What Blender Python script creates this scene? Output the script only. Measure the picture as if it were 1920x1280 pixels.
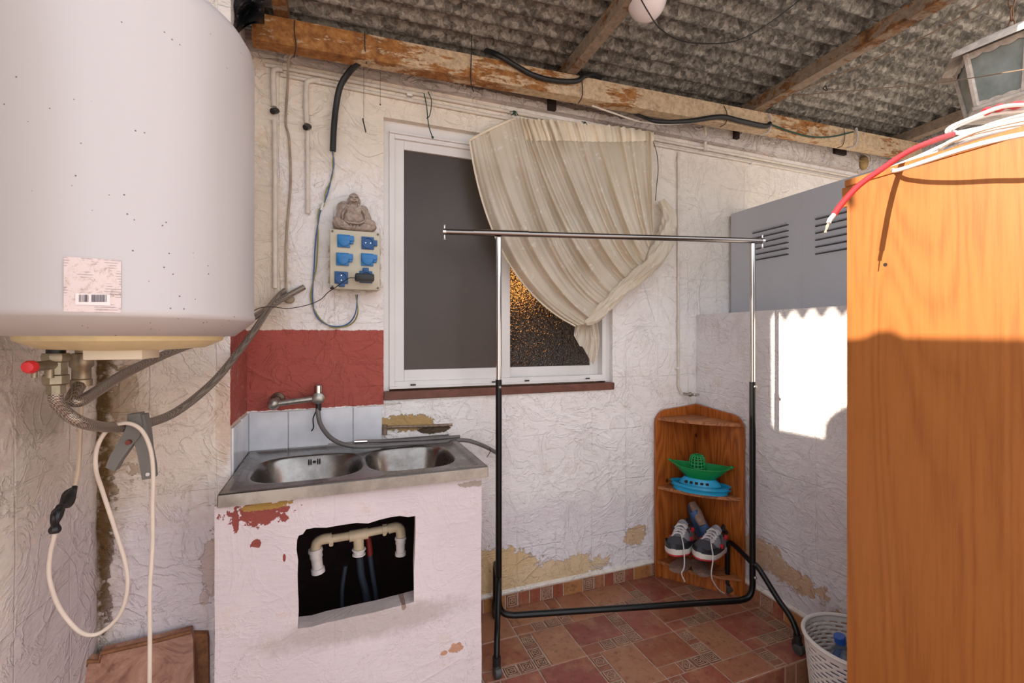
import bpy, bmesh, math, random
from mathutils import Vector, Matrix
random.seed(7)
PI = math.pi
for o in list(bpy.data.objects): bpy.data.objects.remove(o)
SC = bpy.context.scene
COL = SC.collection

# ---------------------------------------------------------------- camera
CAM = Vector((0.0, -1.95, 1.22)); YAW = math.radians(21.1); FPX = 866.0; CX, CY = 960.0, 632.0
cd = bpy.data.cameras.new('camera'); cam = bpy.data.objects.new('camera', cd); COL.objects.link(cam)
cam.location = CAM; cam.rotation_euler = (PI/2, 0, -YAW)
cd.sensor_width = 36; cd.lens = 36*FPX/1920; cd.shift_y = (CY-640)/1920; cd.clip_start = 0.02
SC.camera = cam
# ---------------------------------------------------------------- light
SC.view_settings.view_transform = 'Standard'; SC.view_settings.look = 'None'
SC.view_settings.gamma = 1; SC.view_settings.use_curve_mapping = False
SC.view_settings.exposure = 1.12
w = bpy.data.worlds.new('sky'); SC.world = w; w.use_nodes = True
wn = w.node_tree; wn.nodes.clear()
wo = wn.nodes.new('ShaderNodeOutputWorld'); wb = wn.nodes.new('ShaderNodeBackground')
wg = wn.nodes.new('ShaderNodeTexCoord'); ws = wn.nodes.new('ShaderNodeSeparateXYZ'); wr = wn.nodes.new('ShaderNodeValToRGB')
wm = wn.nodes.new('ShaderNodeMapRange'); wm.inputs[1].default_value = -1; wm.inputs[2].default_value = 1
wn.links.new(wg.outputs['Generated'], ws.inputs[0]); wn.links.new(ws.outputs[2], wm.inputs[0]); wn.links.new(wm.outputs[0], wr.inputs[0])
e = wr.color_ramp.elements
e[0].position = 0.36; e[0].color = (0.80, 0.66, 0.54, 1)
e[1].position = 0.56; e[1].color = (0.90, 0.93, 1.0, 1)
wn.links.new(wr.outputs[0], wb.inputs[0]); wb.inputs[1].default_value = 1.0
wn.links.new(wb.outputs[0], wo.inputs[0])
sd = bpy.data.lights.new('sun', 'SUN'); sun = bpy.data.objects.new('sun', sd); COL.objects.link(sun)
SUN = Vector((1, 0.0, -0.42)).normalized()
sun.rotation_euler = SUN.to_track_quat('-Z', 'Y').to_euler(); sun.location = (-4, -2, 4)
sd.energy = 5.2; sd.angle = math.radians(0.6); sd.color = (1.0, 0.88, 0.72)

# ---------------------------------------------------------------- measuring helpers: pixel of the photo -> point on a real plane
FW = Vector((math.sin(YAW), math.cos(YAW), 0)); RT = Vector((math.cos(YAW), -math.sin(YAW), 0))
def ray(px, py): return FW + RT*((px-CX)/FPX) + Vector((0, 0, 1))*((CY-py)/FPX)
def PY(px, py, Y=0.0):
    d = ray(px, py); return CAM + d*((Y-CAM.y)/d.y)
def PX(px, py, X):
    d = ray(px, py); return CAM + d*((X-CAM.x)/d.x)
def PZ(px, py, Z=0.0):
    d = ray(px, py); return CAM + d*((Z-CAM.z)/d.z)
def PT(px, py, t): return CAM + ray(px, py)*t
def Ys(l, Y=None): return [PY(p[0], p[1], p[2] if len(p) > 2 else Y) for p in l]

# ---------------------------------------------------------------- materials
def lin(c):
    if isinstance(c, str):
        c = [int(c[i:i+2], 16)/255 for i in (0, 2, 4)]
        c = [x/12.92 if x <= 0.04045 else ((x+0.055)/1.055)**2.4 for x in c]
    return (c[0], c[1], c[2], 1)
class NT:
    def __init__(s, name, rough=0.6, metal=0.0, color='cccccc', spec=0.5):
        s.m = bpy.data.materials.new(name); s.m.use_nodes = True; s.t = s.m.node_tree
        s.b = s.t.nodes['Principled BSDF']; s.set('Base Color', lin(color)); s.set('Roughness', rough); s.set('Metallic', metal)
        s.set('Specular IOR Level', spec)
        tc = s.t.nodes.new('ShaderNodeTexCoord'); s.co = tc.outputs['Object']
    def set(s, k, v):
        i = s.b.inputs[k]
        if hasattr(v, 'links') or isinstance(v, bpy.types.NodeSocket): s.t.links.new(v, i)
        else: i.default_value = v
    def node(s, t, **kw):
        n = s.t.nodes.new(t)
        for k, v in kw.items():
            if k.startswith('i_'):
                key = k[2:]; key = int(key) if key.isdigit() else key
                s.plug(n.inputs[key], v)
            else: setattr(n, k, v)
        return n
    def plug(s, inp, v):
        if isinstance(v, bpy.types.NodeSocket): s.t.links.new(v, inp)
        else: inp.default_value = v
    def math(s, op, a, b=0.0, c=None, clamp=False):
        n = s.t.nodes.new('ShaderNodeMath'); n.operation = op; n.use_clamp = clamp
        s.plug(n.inputs[0], a); s.plug(n.inputs[1], b)
        if c is not None: s.plug(n.inputs[2], c)
        return n.outputs[0]
    def mapping(s, scale=(1, 1, 1), rot=(0, 0, 0), loc=(0, 0, 0), vec=None):
        n = s.t.nodes.new('ShaderNodeMapping'); s.plug(n.inputs[0], vec or s.co)
        n.inputs[1].default_value = loc; n.inputs[2].default_value = rot; n.inputs[3].default_value = scale
        return n.outputs[0]
    def noise(s, scale, detail=4, rough=0.55, dist=0.0, vec=None):
        n = s.t.nodes.new('ShaderNodeTexNoise'); s.plug(n.inputs['Vector'], vec or s.co)
        n.inputs['Scale'].default_value = scale; n.inputs['Detail'].default_value = detail
        n.inputs['Roughness'].default_value = rough; n.inputs['Distortion'].default_value = dist
        return n.outputs['Fac']
    def vor(s, scale, feat='F1', vec=None, out='Distance', rnd=1.0):
        n = s.t.nodes.new('ShaderNodeTexVoronoi'); n.feature = feat; s.plug(n.inputs['Vector'], vec or s.co)
        n.inputs['Scale'].default_value = scale; n.inputs['Randomness'].default_value = rnd
        return n.outputs[out]
    def ramp(s, fac, stops, interp='LINEAR'):
        n = s.t.nodes.new('ShaderNodeValToRGB'); s.plug(n.inputs[0], fac); r = n.color_ramp; r.interpolation = interp
        while len(r.elements) < len(stops): r.elements.new(0.5)
        for el, (p, c) in zip(r.elements, stops):
            el.position = p; el.color = lin(c) if not isinstance(c, (int, float)) else (c, c, c, 1)
        return n.outputs[0]
    def step(s, v, a, b):
        n = s.t.nodes.new('ShaderNodeMapRange'); s.plug(n.inputs[0], v); n.inputs[1].default_value = a; n.inputs[2].default_value = b
        n.interpolation_type = 'SMOOTHSTEP'
        return n.outputs[0]
    def mix(s, f, a, b, mode='MIX'):
        n = s.t.nodes.new('ShaderNodeMix'); n.data_type = 'RGBA'; n.blend_type = mode
        s.plug(n.inputs[0], f)
        for i, v in ((6, a), (7, b)):
            if isinstance(v, (str, tuple, list)): v = lin(v)
            s.plug(n.inputs[i], v)
        return n.outputs[2]
    def xyz(s):
        n = s.t.nodes.new('ShaderNodeSeparateXYZ'); s.plug(n.inputs[0], s.co); return n.outputs
    def bump(s, h, strength=0.5, dist=0.01, chain=None):
        n = s.t.nodes.new('ShaderNodeBump'); n.inputs['Strength'].default_value = strength; n.inputs['Distance'].default_value = dist
        s.plug(n.inputs['Height'], h)
        if chain: s.t.links.new(chain, n.inputs['Normal'])
        s.set('Normal', n.outputs[0]); return n.outputs[0]
def simple(name, color, rough=0.5, metal=0.0, spec=0.5, var=0.0, scale=20, bump=0.0):
    n = NT(name, rough, metal, color, spec)
    if var:
        c = lin(color); lo = tuple(x*(1-var) for x in c[:3]); hi = tuple(min(1, x*(1+var*0.5)) for x in c[:3])
        n.set('Base Color', n.ramp(n.noise(scale, 5), [(0.3, lo), (0.7, hi)]))
    if bump: n.bump(n.noise(scale*3, 4), bump, 0.002)
    return n.m

def plaster(name, patches=(), plane='xz', joints=(0.2, 0.25), base=('e2dcd8', 'f0ecea'), rects=(), strength=1.0, stroke=1.0, mould=None, extra=None):
    """rough trowelled plaster over tiles. patches: (a, z, ra, rz, colour, noise) in wall coordinates; rects: (a0,a1,z0,z1,colour)"""
    n = NT(name, 0.82, 0, 'dddddd', 0.3); n.co = n.node('ShaderNodeNewGeometry').outputs['Position']; X, Y, Z = n.xyz(); A = X if plane == 'xz' else Y
    rot = (PI/2, 0, 0) if plane == 'xz' else (PI/2, 0, PI/2)
    n1 = n.noise(2.3, 5, 0.6); n2 = n.noise(9, 6, 0.65); n3 = n.noise(38, 4, 0.6)
    col = n.ramp(n1, [(0.3, base[0]), (0.65, base[1])])
    col = n.mix(n.math('MULTIPLY', n.step(n2, 0.54, 0.72), 0.30), col, 'c3aa93')
    edge = n.math('SUBTRACT', n.noise(14, 8, 0.75), 0.5)
    ed2 = n.math('ADD', edge, n.math('MULTIPLY', n.math('SUBTRACT', n.noise(60, 3), 0.5), 0.6))
    hsum = None
    for (a, z, ra, rz, c, k) in patches:
        da = n.math('MULTIPLY', n.math('SUBTRACT', A, a), 1/ra); dz = n.math('MULTIPLY', n.math('SUBTRACT', Z, z), 1/rz)
        d = n.math('SQRT', n.math('ADD', n.math('MULTIPLY', da, da), n.math('MULTIPLY', dz, dz)))
        d = n.math('ADD', d, n.math('MULTIPLY', ed2, k))
        soft = c.endswith('~'); c = c.rstrip('~')
        m = n.math('SUBTRACT', 1.0, n.step(d, 0.55, 1.25) if soft else n.step(d, 0.93, 1.0))
        if soft: m = n.math('MULTIPLY', m, 0.62)
        else: hsum = m if hsum is None else n.math('MAXIMUM', hsum, m)
        cc = n.mix(n.math('MULTIPLY', n3, 0.5), c, tuple(x*0.6 for x in lin(c)[:3]))
        col = n.mix(m, col, cc)
    for (a0, a1, z0, z1, c) in rects:
        ee = n.math('MULTIPLY', ed2, 0.018); zz = n.math('ADD', Z, n.math('MULTIPLY', ee, 1.0)); aa = n.math('ADD', A, n.math('MULTIPLY', ee, 0.3))
        m = n.math('MULTIPLY', n.step(zz, z0-0.001, z0+0.001), n.step(n.math('MULTIPLY', zz, -1), -z1-0.001, -z1+0.001))
        m = n.math('MULTIPLY', m, n.math('MULTIPLY', n.step(aa, a0-0.001, a0+0.001), n.step(n.math('MULTIPLY', aa, -1), -a1-0.001, -a1+0.001)))
        cc = n.mix(n.math('MULTIPLY', n2, 0.55), c, tuple(x*0.55 for x in lin(c)[:3]))
        col = n.mix(m, col, cc)
    if mould:
        a, wd, c = mould
        d = n.math('ABSOLUTE', n.math('SUBTRACT', A, a))
        d = n.math('ADD', n.math('MULTIPLY', d, 1/wd), n.math('MULTIPLY', edge, 2.2))
        d = n.math('ADD', d, n.math('MULTIPLY', n.step(n.math('MULTIPLY', Z, -1), -1.0, -0.1), 0.45))
        col = n.mix(n.math('MULTIPLY', n.math('SUBTRACT', 1.0, n.step(d, 0.2, 1.0)), n.step(n3, 0.25, 0.5)), col, c)
        d2 = n.math('SUBTRACT', 1.0, n.step(d, 0.3, 2.6))
        col = n.mix(n.math('MULTIPLY', d2, 0.4), col, '8a6a3c')
    # relief: trowel ridges, strokes, tile joints showing through
    wv = n.noise(3.2, 3, 0.5, 1.2); ridge = n.math('POWER', n.math('SUBTRACT', 1.0, n.math('ABSOLUTE', n.math('MULTIPLY', n.math('SUBTRACT', wv, 0.5), 9.0)), clamp=True), 3)
    wv2 = n.noise(6.5, 4, 0.6, 1.6); ridge2 = n.math('POWER', n.math('SUBTRACT', 1.0, n.math('ABSOLUTE', n.math('MULTIPLY', n.math('SUBTRACT', wv2, 0.5), 10.0)), clamp=True), 3)
    strokes = n.noise(20, 5, 0.6, 0.5, vec=n.mapping((1, 1, 3.2), (0.3, 0.25, 0.2)))
    bt = n.node('ShaderNodeTexBrick', offset=0.0, i_Scale=1.0); n.plug(bt.inputs['Vector'], n.mapping((1, 1, 1), rot, (0.04, 0.03, 0.02), None))
    # brick works in XY: send (A, Z) there
    cmb = n.t.nodes.new('ShaderNodeCombineXYZ'); wob = n.math('MULTIPLY', n.math('SUBTRACT', n.noise(3, 2), 0.5), 0.02)
    n.plug(cmb.inputs[0], n.math('ADD', A, wob)); n.plug(cmb.inputs[1], n.math('ADD', Z, wob)); n.t.links.new(cmb.outputs[0], bt.inputs['Vector'])
    bt.inputs['Mortar Size'].default_value = 0.004; bt.inputs['Mortar Smooth'].default_value = 0.6; bt.inputs['Brick Width'].default_value = joints[0]; bt.inputs['Row Height'].default_value = joints[1]
    h = n.math('ADD', n.math('MULTIPLY', n1, 0.9), n.math('MULTIPLY', n2, 0.55))
    h = n.math('ADD', h, n.math('MULTIPLY', ridge, 0.32)); h = n.math('ADD', h, n.math('MULTIPLY', ridge2, 0.20))
    h = n.math('ADD', h, n.math('MULTIPLY', strokes, 0.42*stroke)); h = n.math('ADD', h, n.math('MULTIPLY', n3, 0.10))
    h = n.math('SUBTRACT', h, n.math('MULTIPLY', n.math('MULTIPLY', bt.outputs['Fac'], n.step(n.noise(2.5, 2), 0.44, 0.58)), 0.17))
    if hsum is not None: h = n.math('SUBTRACT', h, n.math('MULTIPLY', hsum, 0.22))
    n.bump(h, 0.92*strength, 0.0125)
    crack = n.math('LESS_THAN', n.math('ABSOLUTE', n.math('SUBTRACT', n.noise(4.2, 6, 0.62, 0.6), 0.5)), 0.0016)
    crack = n.math('MULTIPLY', crack, n.step(n.noise(3.1, 2), 0.5, 0.6))
    col = n.mix(n.math('MULTIPLY', crack, 0.55), col, '8d7866')
    n.set('Base Color', col); return n.m

def rust_paint(name, paint='c4ab8e', k=0.5, lo='6b3b1b', hi='a8642c'):
    n = NT(name, 0.75, 0, 'aa8866', 0.3)
    a = n.noise(2.2, 3, 0.5); b = n.noise(16, 8, 0.75, 0.3, vec=n.mapping((0.45, 1, 1.6)))
    m = n.step(n.math('ADD', n.math('ADD', n.math('MULTIPLY', a, 0.7), n.math('MULTIPLY', b, 0.75)), n.math('MULTIPLY', n.xyz()[0], -0.035)), k+0.20, k+0.25)
    rust = n.ramp(n.noise(30, 5, 0.7), [(0.3, lo), (0.55, hi), (0.75, 'b98a50')])
    pc = n.ramp(n.noise(45, 6, 0.7), [(0.3, tuple(x*0.55 for x in lin(paint)[:3])), (0.6, paint)])
    n.set('Base Color', n.mix(m, pc, rust)); n.bump(n.math('ADD', b, n.noise(60, 4)), 0.5, 0.003)
    return n.m

def wood(name, c1, c2, c3, scale=1.0, axis='z', rough=0.45, knots=False, rings_n=16.0, rw=0.7, st=0.09):
    n = NT(name, rough, 0, c1, 0.4)
    sc = {'z': (1, 1, st), 'x': (st, 1, 1), 'y': (1, st, 1)}[axis]
    v = n.mapping(tuple(s*scale for s in sc))
    wv = n.node('ShaderNodeTexNoise'); n.plug(wv.inputs['Vector'], v); wv.inputs['Scale'].default_value = 3.5; wv.inputs['Detail'].default_value = 2; wv.inputs['Distortion'].default_value = 0.8
    rings = n.math('FRACT', n.math('MULTIPLY', wv.outputs['Fac'], rings_n))
    rings = n.math('ABSOLUTE', n.math('SUBTRACT', rings, 0.5))
    fine = n.noise(95, 4, 0.7, vec=n.mapping(tuple(s*scale for s in {'z': (1, 1, 0.05), 'x': (0.05, 1, 1), 'y': (1, 0.05, 1)}[axis])))
    f = n.math('ADD', n.math('MULTIPLY', rings, rw), n.math('MULTIPLY', fine, 0.75))
    col = n.ramp(f, [(0.25, c3), (0.5, c2), (0.8, c1)])
    if knots:
        kd = n.vor(5.5, vec=n.mapping((1, 1, 0.8), loc=(0.3, 0.7, 0.2)))
        col = n.mix(n.math('SUBTRACT', 1.0, n.step(kd, 0.04, 0.075)), col, '3b1607')
    n.set('Base Color', col); n.bump(fine, 0.15, 0.001)
    return n.m

M = {}
M['white'] = simple('white_plastic', 'dcdad6', 0.4, var=0.08)
M['black'] = simple('black_plastic', '141414', 0.45)
M['cream'] = simple('cream_plastic', 'cfc6b2', 0.5, var=0.12, scale=9)
M['chrome'] = simple('chrome', 'c9c7c4', 0.18, 1.0)
M['oldchrome'] = simple('limescaled_chrome', 'a9a49c', 0.34, 0.8, var=0.35, scale=60)
M['blackmetal'] = simple('black_lacquer', '060606', 0.35, 0.0, 0.35)
M['wire_b'] = simple('blue_wire', '3d5f92', 0.5)
M['wire_g'] = simple('yellow_green_wire', '8b8440', 0.5)
M['green'] = simple('green_plastic', '0f8a4a', 0.35)
M['teal'] = simple('turquoise_plastic', '1798c4', 0.4)
M['twine'] = simple('dark_green_twine', '26443a', 0.9)
M['steelwire'] = simple('thin_dark_wire', '2b2420', 0.8)
M['red'] = simple('red_plastic', 'c3262b', 0.45)
M['pvc'] = simple('cream_pvc', 'c9b79a', 0.45, var=0.2, scale=30)
M['pvcw'] = simple('white_pvc', 'd8d0cb', 0.45, var=0.15, scale=30)
M['dark'] = simple('dark_interior', '241512', 0.9)

# ---------------------------------------------------------------- mesh builder
class MB:
    def __init__(s): s.v = []; s.f = []; s.mi = []; s.cur = 0; s.cols = None
    def add(s, vs, fs):
        b = len(s.v); s.v += [Vector(v) for v in vs]; s.f += [tuple(i+b for i in f) for f in fs]; s.mi += [s.cur]*len(fs); return s
    def box(s, a, b, rot=None, piv=None, bev=0.0):
        x0, y0, z0 = [min(a[i], b[i]) for i in range(3)]; x1, y1, z1 = [max(a[i], b[i]) for i in range(3)]
        bm = bmesh.new(); bmesh.ops.create_cube(bm, size=1)
        for v in bm.verts: v.co = Vector(((x0+x1)/2+v.co.x*(x1-x0), (y0+y1)/2+v.co.y*(y1-y0), (z0+z1)/2+v.co.z*(z1-z0)))
        if bev: bmesh.ops.bevel(bm, geom=list(bm.edges), offset=min(bev, 0.45*min(x1-x0, y1-y0, z1-z0)), segments=2, affect='EDGES', profile=0.5)
        if rot is not None:
            p = Vector(piv) if piv is not None else Vector(((x0+x1)/2, (y0+y1)/2, (z0+z1)/2))
            for v in bm.verts: v.co = p + rot @ (v.co-p)
        s.bm(bm); return s
    def bm(s, bm):
        bm.verts.index_update(); s.add([v.co.copy() for v in bm.verts], [[v.index for v in f.verts] for f in bm.faces]); bm.free()
    def quad(s, a, b, c, d): return s.add([a, b, c, d], [(0, 1, 2, 3)])
    def tube(s, pts, r, seg=10, cap=True, smooth=True, sub=6, flat=1.0, rfun=None):
        pts = [Vector(p) for p in pts]
        if smooth and len(pts) > 2: pts = catmull(pts, sub)
        rings = []; n = len(pts); tan = [(pts[min(i+1, n-1)]-pts[max(i-1, 0)]).normalized() for i in range(n)]
        up = Vector((0, 0, 1)) if abs(tan[0].z) < 0.9 else Vector((1, 0, 0)); nrm = tan[0].cross(up).normalized(); vs = []
        for i in range(n):
            nrm = (nrm - tan[i]*nrm.dot(tan[i])).normalized(); bi = tan[i].cross(nrm)
            rr = r if rfun is None else r*rfun(i/(n-1))
            for k in range(seg):
                a = 2*PI*k/seg; vs.append(pts[i] + nrm*(math.cos(a)*rr) + bi*(math.sin(a)*rr*flat))
        fs = [(i*seg+k, i*seg+(k+1) % seg, (i+1)*seg+(k+1) % seg, (i+1)*seg+k) for i in range(n-1) for k in range(seg)]
        if cap: fs += [tuple(range(seg))[::-1], tuple((n-1)*seg+k for k in range(seg))]
        return s.add(vs, fs)
    def lathe(s, prof, c, seg=32, axis='z', cap=True, R=None):
        vs = []; c = Vector(c)
        for (r, h) in prof:
            for k in range(seg):
                a = 2*PI*k/seg; p = Vector((r*math.cos(a), r*math.sin(a), h))
                if axis == 'y': p = Vector((p.x, -p.z, p.y))
                if axis == 'x': p = Vector((p.z, p.x, p.y))
                if R is not None: p = R @ p
                vs.append(c+p)
        n = len(prof); fs = [(i*seg+k, i*seg+(k+1) % seg, (i+1)*seg+(k+1) % seg, (i+1)*seg+k) for i in range(n-1) for k in range(seg)]
        if cap: fs += [tuple(range(seg))[::-1], tuple((n-1)*seg+k for k in range(seg))]
        return s.add(vs, fs)
    def ball(s, c, r, sc=(1, 1, 1), R=None, u=16, v=10):
        bm = bmesh.new(); bmesh.ops.create_uvsphere(bm, u_segments=u, v_segments=v, radius=r)
        for q in bm.verts:
            p = Vector((q.co.x*sc[0], q.co.y*sc[1], q.co.z*sc[2])); q.co = Vector(c) + (R @ p if R is not None else p)
        s.bm(bm); return s
    def prism(s, poly, d, cap=True):
        """poly: list of 3D points; extruded by vector d"""
        d = Vector(d); n = len(poly); vs = [Vector(p) for p in poly]+[Vector(p)+d for p in poly]
        fs = [(i, (i+1) % n, n+(i+1) % n, n+i) for i in range(n)]+[tuple(range(n))[::-1], tuple(range(n, 2*n))]
        return s.add(vs, fs)
    def grid(s, fn, nu, nv, closeu=False):
        vs = [fn(i/(nu if closeu else nu-1), j/(nv-1)) for j in range(nv) for i in range(nu)]
        fs = []
        for j in range(nv-1):
            for i in range(nu if closeu else nu-1):
                i2 = (i+1) % nu; fs.append((j*nu+i, j*nu+i2, (j+1)*nu+i2, (j+1)*nu+i))
        return s.add(vs, fs)
    def build(s, name, mats, parent=None, smooth=True, angle=40, at=None, keep=False, weld=False):
        me = bpy.data.meshes.new(name); o = bpy.data.objects.new(name, me); COL.objects.link(o)
        if parent is not None: org = wloc(parent)
        elif keep: org = Vector((0, 0, 0))
        elif at is not None: org = Vector(at)
        else:
            xs = [v.x for v in s.v]; ys = [v.y for v in s.v]; org = Vector(((min(xs)+max(xs))/2, (min(ys)+max(ys))/2, min(v.z for v in s.v)))
        me.from_pydata([v-org for v in s.v], [], s.f)
        if not isinstance(mats, (list, tuple)): mats = [mats]
        for m in mats: me.materials.append(m)
        for p, i in zip(me.polygons, s.mi): p.material_index = i
        bm = bmesh.new(); bm.from_mesh(me)
        if weld: bmesh.ops.remove_doubles(bm, verts=bm.verts, dist=1e-5)
        bmesh.ops.recalc_face_normals(bm, faces=bm.faces)
        for f in bm.faces: f.smooth = smooth
        ca = math.radians(angle)
        if smooth:
            for ed in bm.edges:
                if len(ed.link_faces) == 2 and ed.calc_face_angle(0) > ca: ed.smooth = False
        bm.to_mesh(me); bm.free()
        if parent is not None: o.parent = parent
        else: o.location = org
        return o
def wloc(o):
    l = o.location.copy()
    while o.parent: o = o.parent; l += o.location
    return l
def catmull(P, sub):
    out = []; n = len(P)
    for i in range(n-1):
        p0 = P[i-1] if i > 0 else P[0]*2-P[1]; p1 = P[i]; p2 = P[i+1]; p3 = P[i+2] if i+2 < n else P[-1]*2-P[-2]
        for k in range(sub):
            t = k/sub; out.append(0.5*((2*p1)+(p2-p0)*t+(2*p0-5*p1+4*p2-p3)*t*t+(3*p1-p0-3*p2+p3)*t*t*t))
    out.append(P[-1]); return out
def interp(pts, t):
    """polyline catmull at t in 0..1 (pts 2-tuples/vectors)"""
    n = len(pts)-1; x = min(max(t, 0), 1)*n; i = min(int(x), n-1); f = x-i
    P = [Vector(p) for p in pts]; p1, p2 = P[i], P[i+1]; p0 = P[i-1] if i > 0 else p1*2-p2; p3 = P[i+2] if i+2 <= n else p2*2-p1
    return 0.5*((2*p1)+(p2-p0)*f+(2*p0-5*p1+4*p2-p3)*f*f+(3*p1-p0-3*p2+p3)*f*f*f)
def tag(o, label=None, cat=None, group=None, kind=None):
    if label: o['label'] = label
    if cat: o['category'] = cat
    if group: o['group'] = group
    if kind: o['kind'] = kind
    return o
def thing(name, label, cat, loc, group=None):
    o = bpy.data.objects.new(name, None); COL.objects.link(o); o.location = loc; o.empty_display_size = 0.05
    return tag(o, label, cat, group)
def struct(o): o['kind'] = 'structure'; return o
def one(mb, name, mats, label, cat, group=None, **kw): return tag(mb.build(name, mats, **kw), label, cat, group)
def RZ(a): return Matrix.Rotation(a, 3, 'Z')
def RX(a): return Matrix.Rotation(a, 3, 'X')
def RY(a): return Matrix.Rotation(a, 3, 'Y')

# ================================================================= THE SETTING
LOW = -0.17          # lower floor
XC = 1.81            # right low wall face
XP, YP = -0.30, -0.29   # pier beside the sink: right edge, front face
XL = -0.63           # left wall face
WX0, WX1, WZ0, WZ1 = 0.19, 1.285, 0.985, 2.12   # window opening

# back wall with window opening
wb_m = plaster('plaster_back', plane='xz', joints=(0.195, 0.255), patches=[
    (0.9, 0.25, 0.9, 0.25, 'd6cbd2~', 1.0), (0.60, 0.15, 0.30, 0.13, 'd6b88c', 1.5), (0.98, 0.12, 0.26, 0.06, 'd8bd98', 2.4), (1.42, 0.22, 0.07, 0.05, 'd0b290', 1.6),
    (0.29, 0.865, 0.12, 0.035, 'bb9c6a', 1.8), (0.40, 0.83, 0.07, 0.02, '5a4a3a', 1.0),
    (0.05, 2.15, 0.9, 0.30, 'ebdcc2~', 1.0), (1.9, 1.9, 0.9, 0.5, 'e4d8c6~', 1.0), (-0.25, 1.5, 0.10, 0.5, 'd6c2a2~', 1.5), (0.16, 0.945, 0.10, 0.006, 'd8cfc8', 0.8)],
    rects=[(-0.6, 0.19, 0.945, 1.248, 'b05a50')])
m = MB(); T = 0.16
def wallrect(m, x0, x1, z0, z1): m.box((x0, 0, z0), (x1, T, z1))
wallrect(m, -0.9, WX0, LOW, 2.75); wallrect(m, WX0, WX1, LOW, WZ0); wallrect(m, WX0, WX1, WZ1, 2.75); wallrect(m, WX1, 3.9, LOW, 2.75)
struct(m.build('wall_back', wb_m, keep=True, smooth=False))
# pier left of the sink
pier_m = plaster('plaster_pier', plane='xz', joints=(0.17, 0.25), patches=[
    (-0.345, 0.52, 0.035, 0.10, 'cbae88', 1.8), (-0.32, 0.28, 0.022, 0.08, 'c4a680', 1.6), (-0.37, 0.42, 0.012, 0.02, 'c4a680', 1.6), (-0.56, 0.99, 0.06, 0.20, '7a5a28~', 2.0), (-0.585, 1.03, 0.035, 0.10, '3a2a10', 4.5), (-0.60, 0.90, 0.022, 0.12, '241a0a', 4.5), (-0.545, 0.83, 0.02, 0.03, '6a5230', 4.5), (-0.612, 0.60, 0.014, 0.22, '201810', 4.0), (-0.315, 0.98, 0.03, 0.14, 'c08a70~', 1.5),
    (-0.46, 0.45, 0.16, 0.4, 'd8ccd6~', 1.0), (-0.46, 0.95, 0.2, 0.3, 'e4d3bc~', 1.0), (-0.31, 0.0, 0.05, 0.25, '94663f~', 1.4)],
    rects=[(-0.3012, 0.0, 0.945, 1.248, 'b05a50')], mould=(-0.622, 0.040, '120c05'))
m = MB(); m.box((XL-0.3, YP, LOW), (XP, 0, 2.33))
struct(m.build('wall_pier', pier_m, keep=True, smooth=False))
# left wall; unseen top and gap shaped to place sun patch and shade line
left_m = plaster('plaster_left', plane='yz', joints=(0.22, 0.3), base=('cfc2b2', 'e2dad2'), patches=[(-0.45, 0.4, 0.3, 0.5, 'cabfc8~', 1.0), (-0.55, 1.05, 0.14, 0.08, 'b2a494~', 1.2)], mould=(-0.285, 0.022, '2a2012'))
prof = [(YP, LOW), (YP, 2.37), (-0.455, 2.37), (-0.46, 1.86), (-0.475, 1.845), (-0.95, 1.85), (-1.10, 2.0), (-1.18, 2.008), (-1.21, 2.024), (-1.24, 2.026), (-1.27, 2.010), (-1.6, 2.005), (-1.78, 2.0), (-1.78, LOW)]
m = MB(); m.prism([(XL, y, z) for y, z in prof], (-0.15, 0, 0))
struct(m.build('wall_left', left_m, keep=True, smooth=False))
# right low wall + far upper right wall
right_m = plaster('plaster_right', plane='yz', joints=(0.33, 0.31), stroke=1.7, base=('d6d0d0', 'e6e2e2'), patches=[
    (-0.5, 0.3, 0.5, 0.4, 'ccc2c8~', 1.0), (-0.40, 0.24, 0.15, 0.07, 'c8a98e', 2.0), (-0.58, 0.20, 0.12, 0.05, 'c4a286', 2.2), (-0.75, 0.12, 0.04, 0.05, 'c2a084', 1.5), (-0.15, 0.22, 0.1, 0.12, 'b9a592~', 1.0)])
m = MB(); m.box((XC, -3.6, LOW), (2.2, 0, 1.34)); struct(m.build('wall_right', right_m, keep=True, smooth=False))
far_m = plaster('plaster_far', plane='yz', base=('b5aca6', 'cfc8c2'), strength=1.3)
m = MB(); m.box((3.6, -2.2, 1.0), (3.75, 0, 2.75)); struct(m.build('wall_right_upper', far_m, keep=True, smooth=False))

# ---- floor tiles (printed rustic stoneware), baseboards, step
def tile_mat(name, glaze=0.35):
    n = NT(name, glaze, 0, '8a4a38', 0.45); at = n.t.nodes.new('ShaderNodeAttribute'); at.attribute_name = 'tile'
    nz = n.noise(11, 5, 0.65); nz2 = n.noise(40, 4, 0.7)
    a = n.mix(n.math('MULTIPLY', n.step(n.math('ADD', n.math('MULTIPLY', nz, 0.75), n.math('MULTIPLY', nz2, 0.25)), 0.44, 0.66), 0.62), at.outputs['Color'], 'a87e5e')
    col = n.mix(n.math('MULTIPLY', n.step(nz2, 0.48, 0.72), 0.6), a, '54281f')
    n.set('Base Color', col); n.bump(nz2, 0.15, 0.002); return n.m
M['tile'] = tile_mat('stoneware_tile'); M['grout'] = simple('grout', 'b09c8c', 0.9, var=0.3, scale=30)
M['relief'] = simple('pale_tile_relief', 'b49c84', 0.6, var=0.4, scale=40)
TCOL = [lin('8f5040')[:3], lin('95614a')[:3], lin('84463a')[:3], lin('9a6a50')[:3], lin('8a543f')[:3]]
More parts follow.
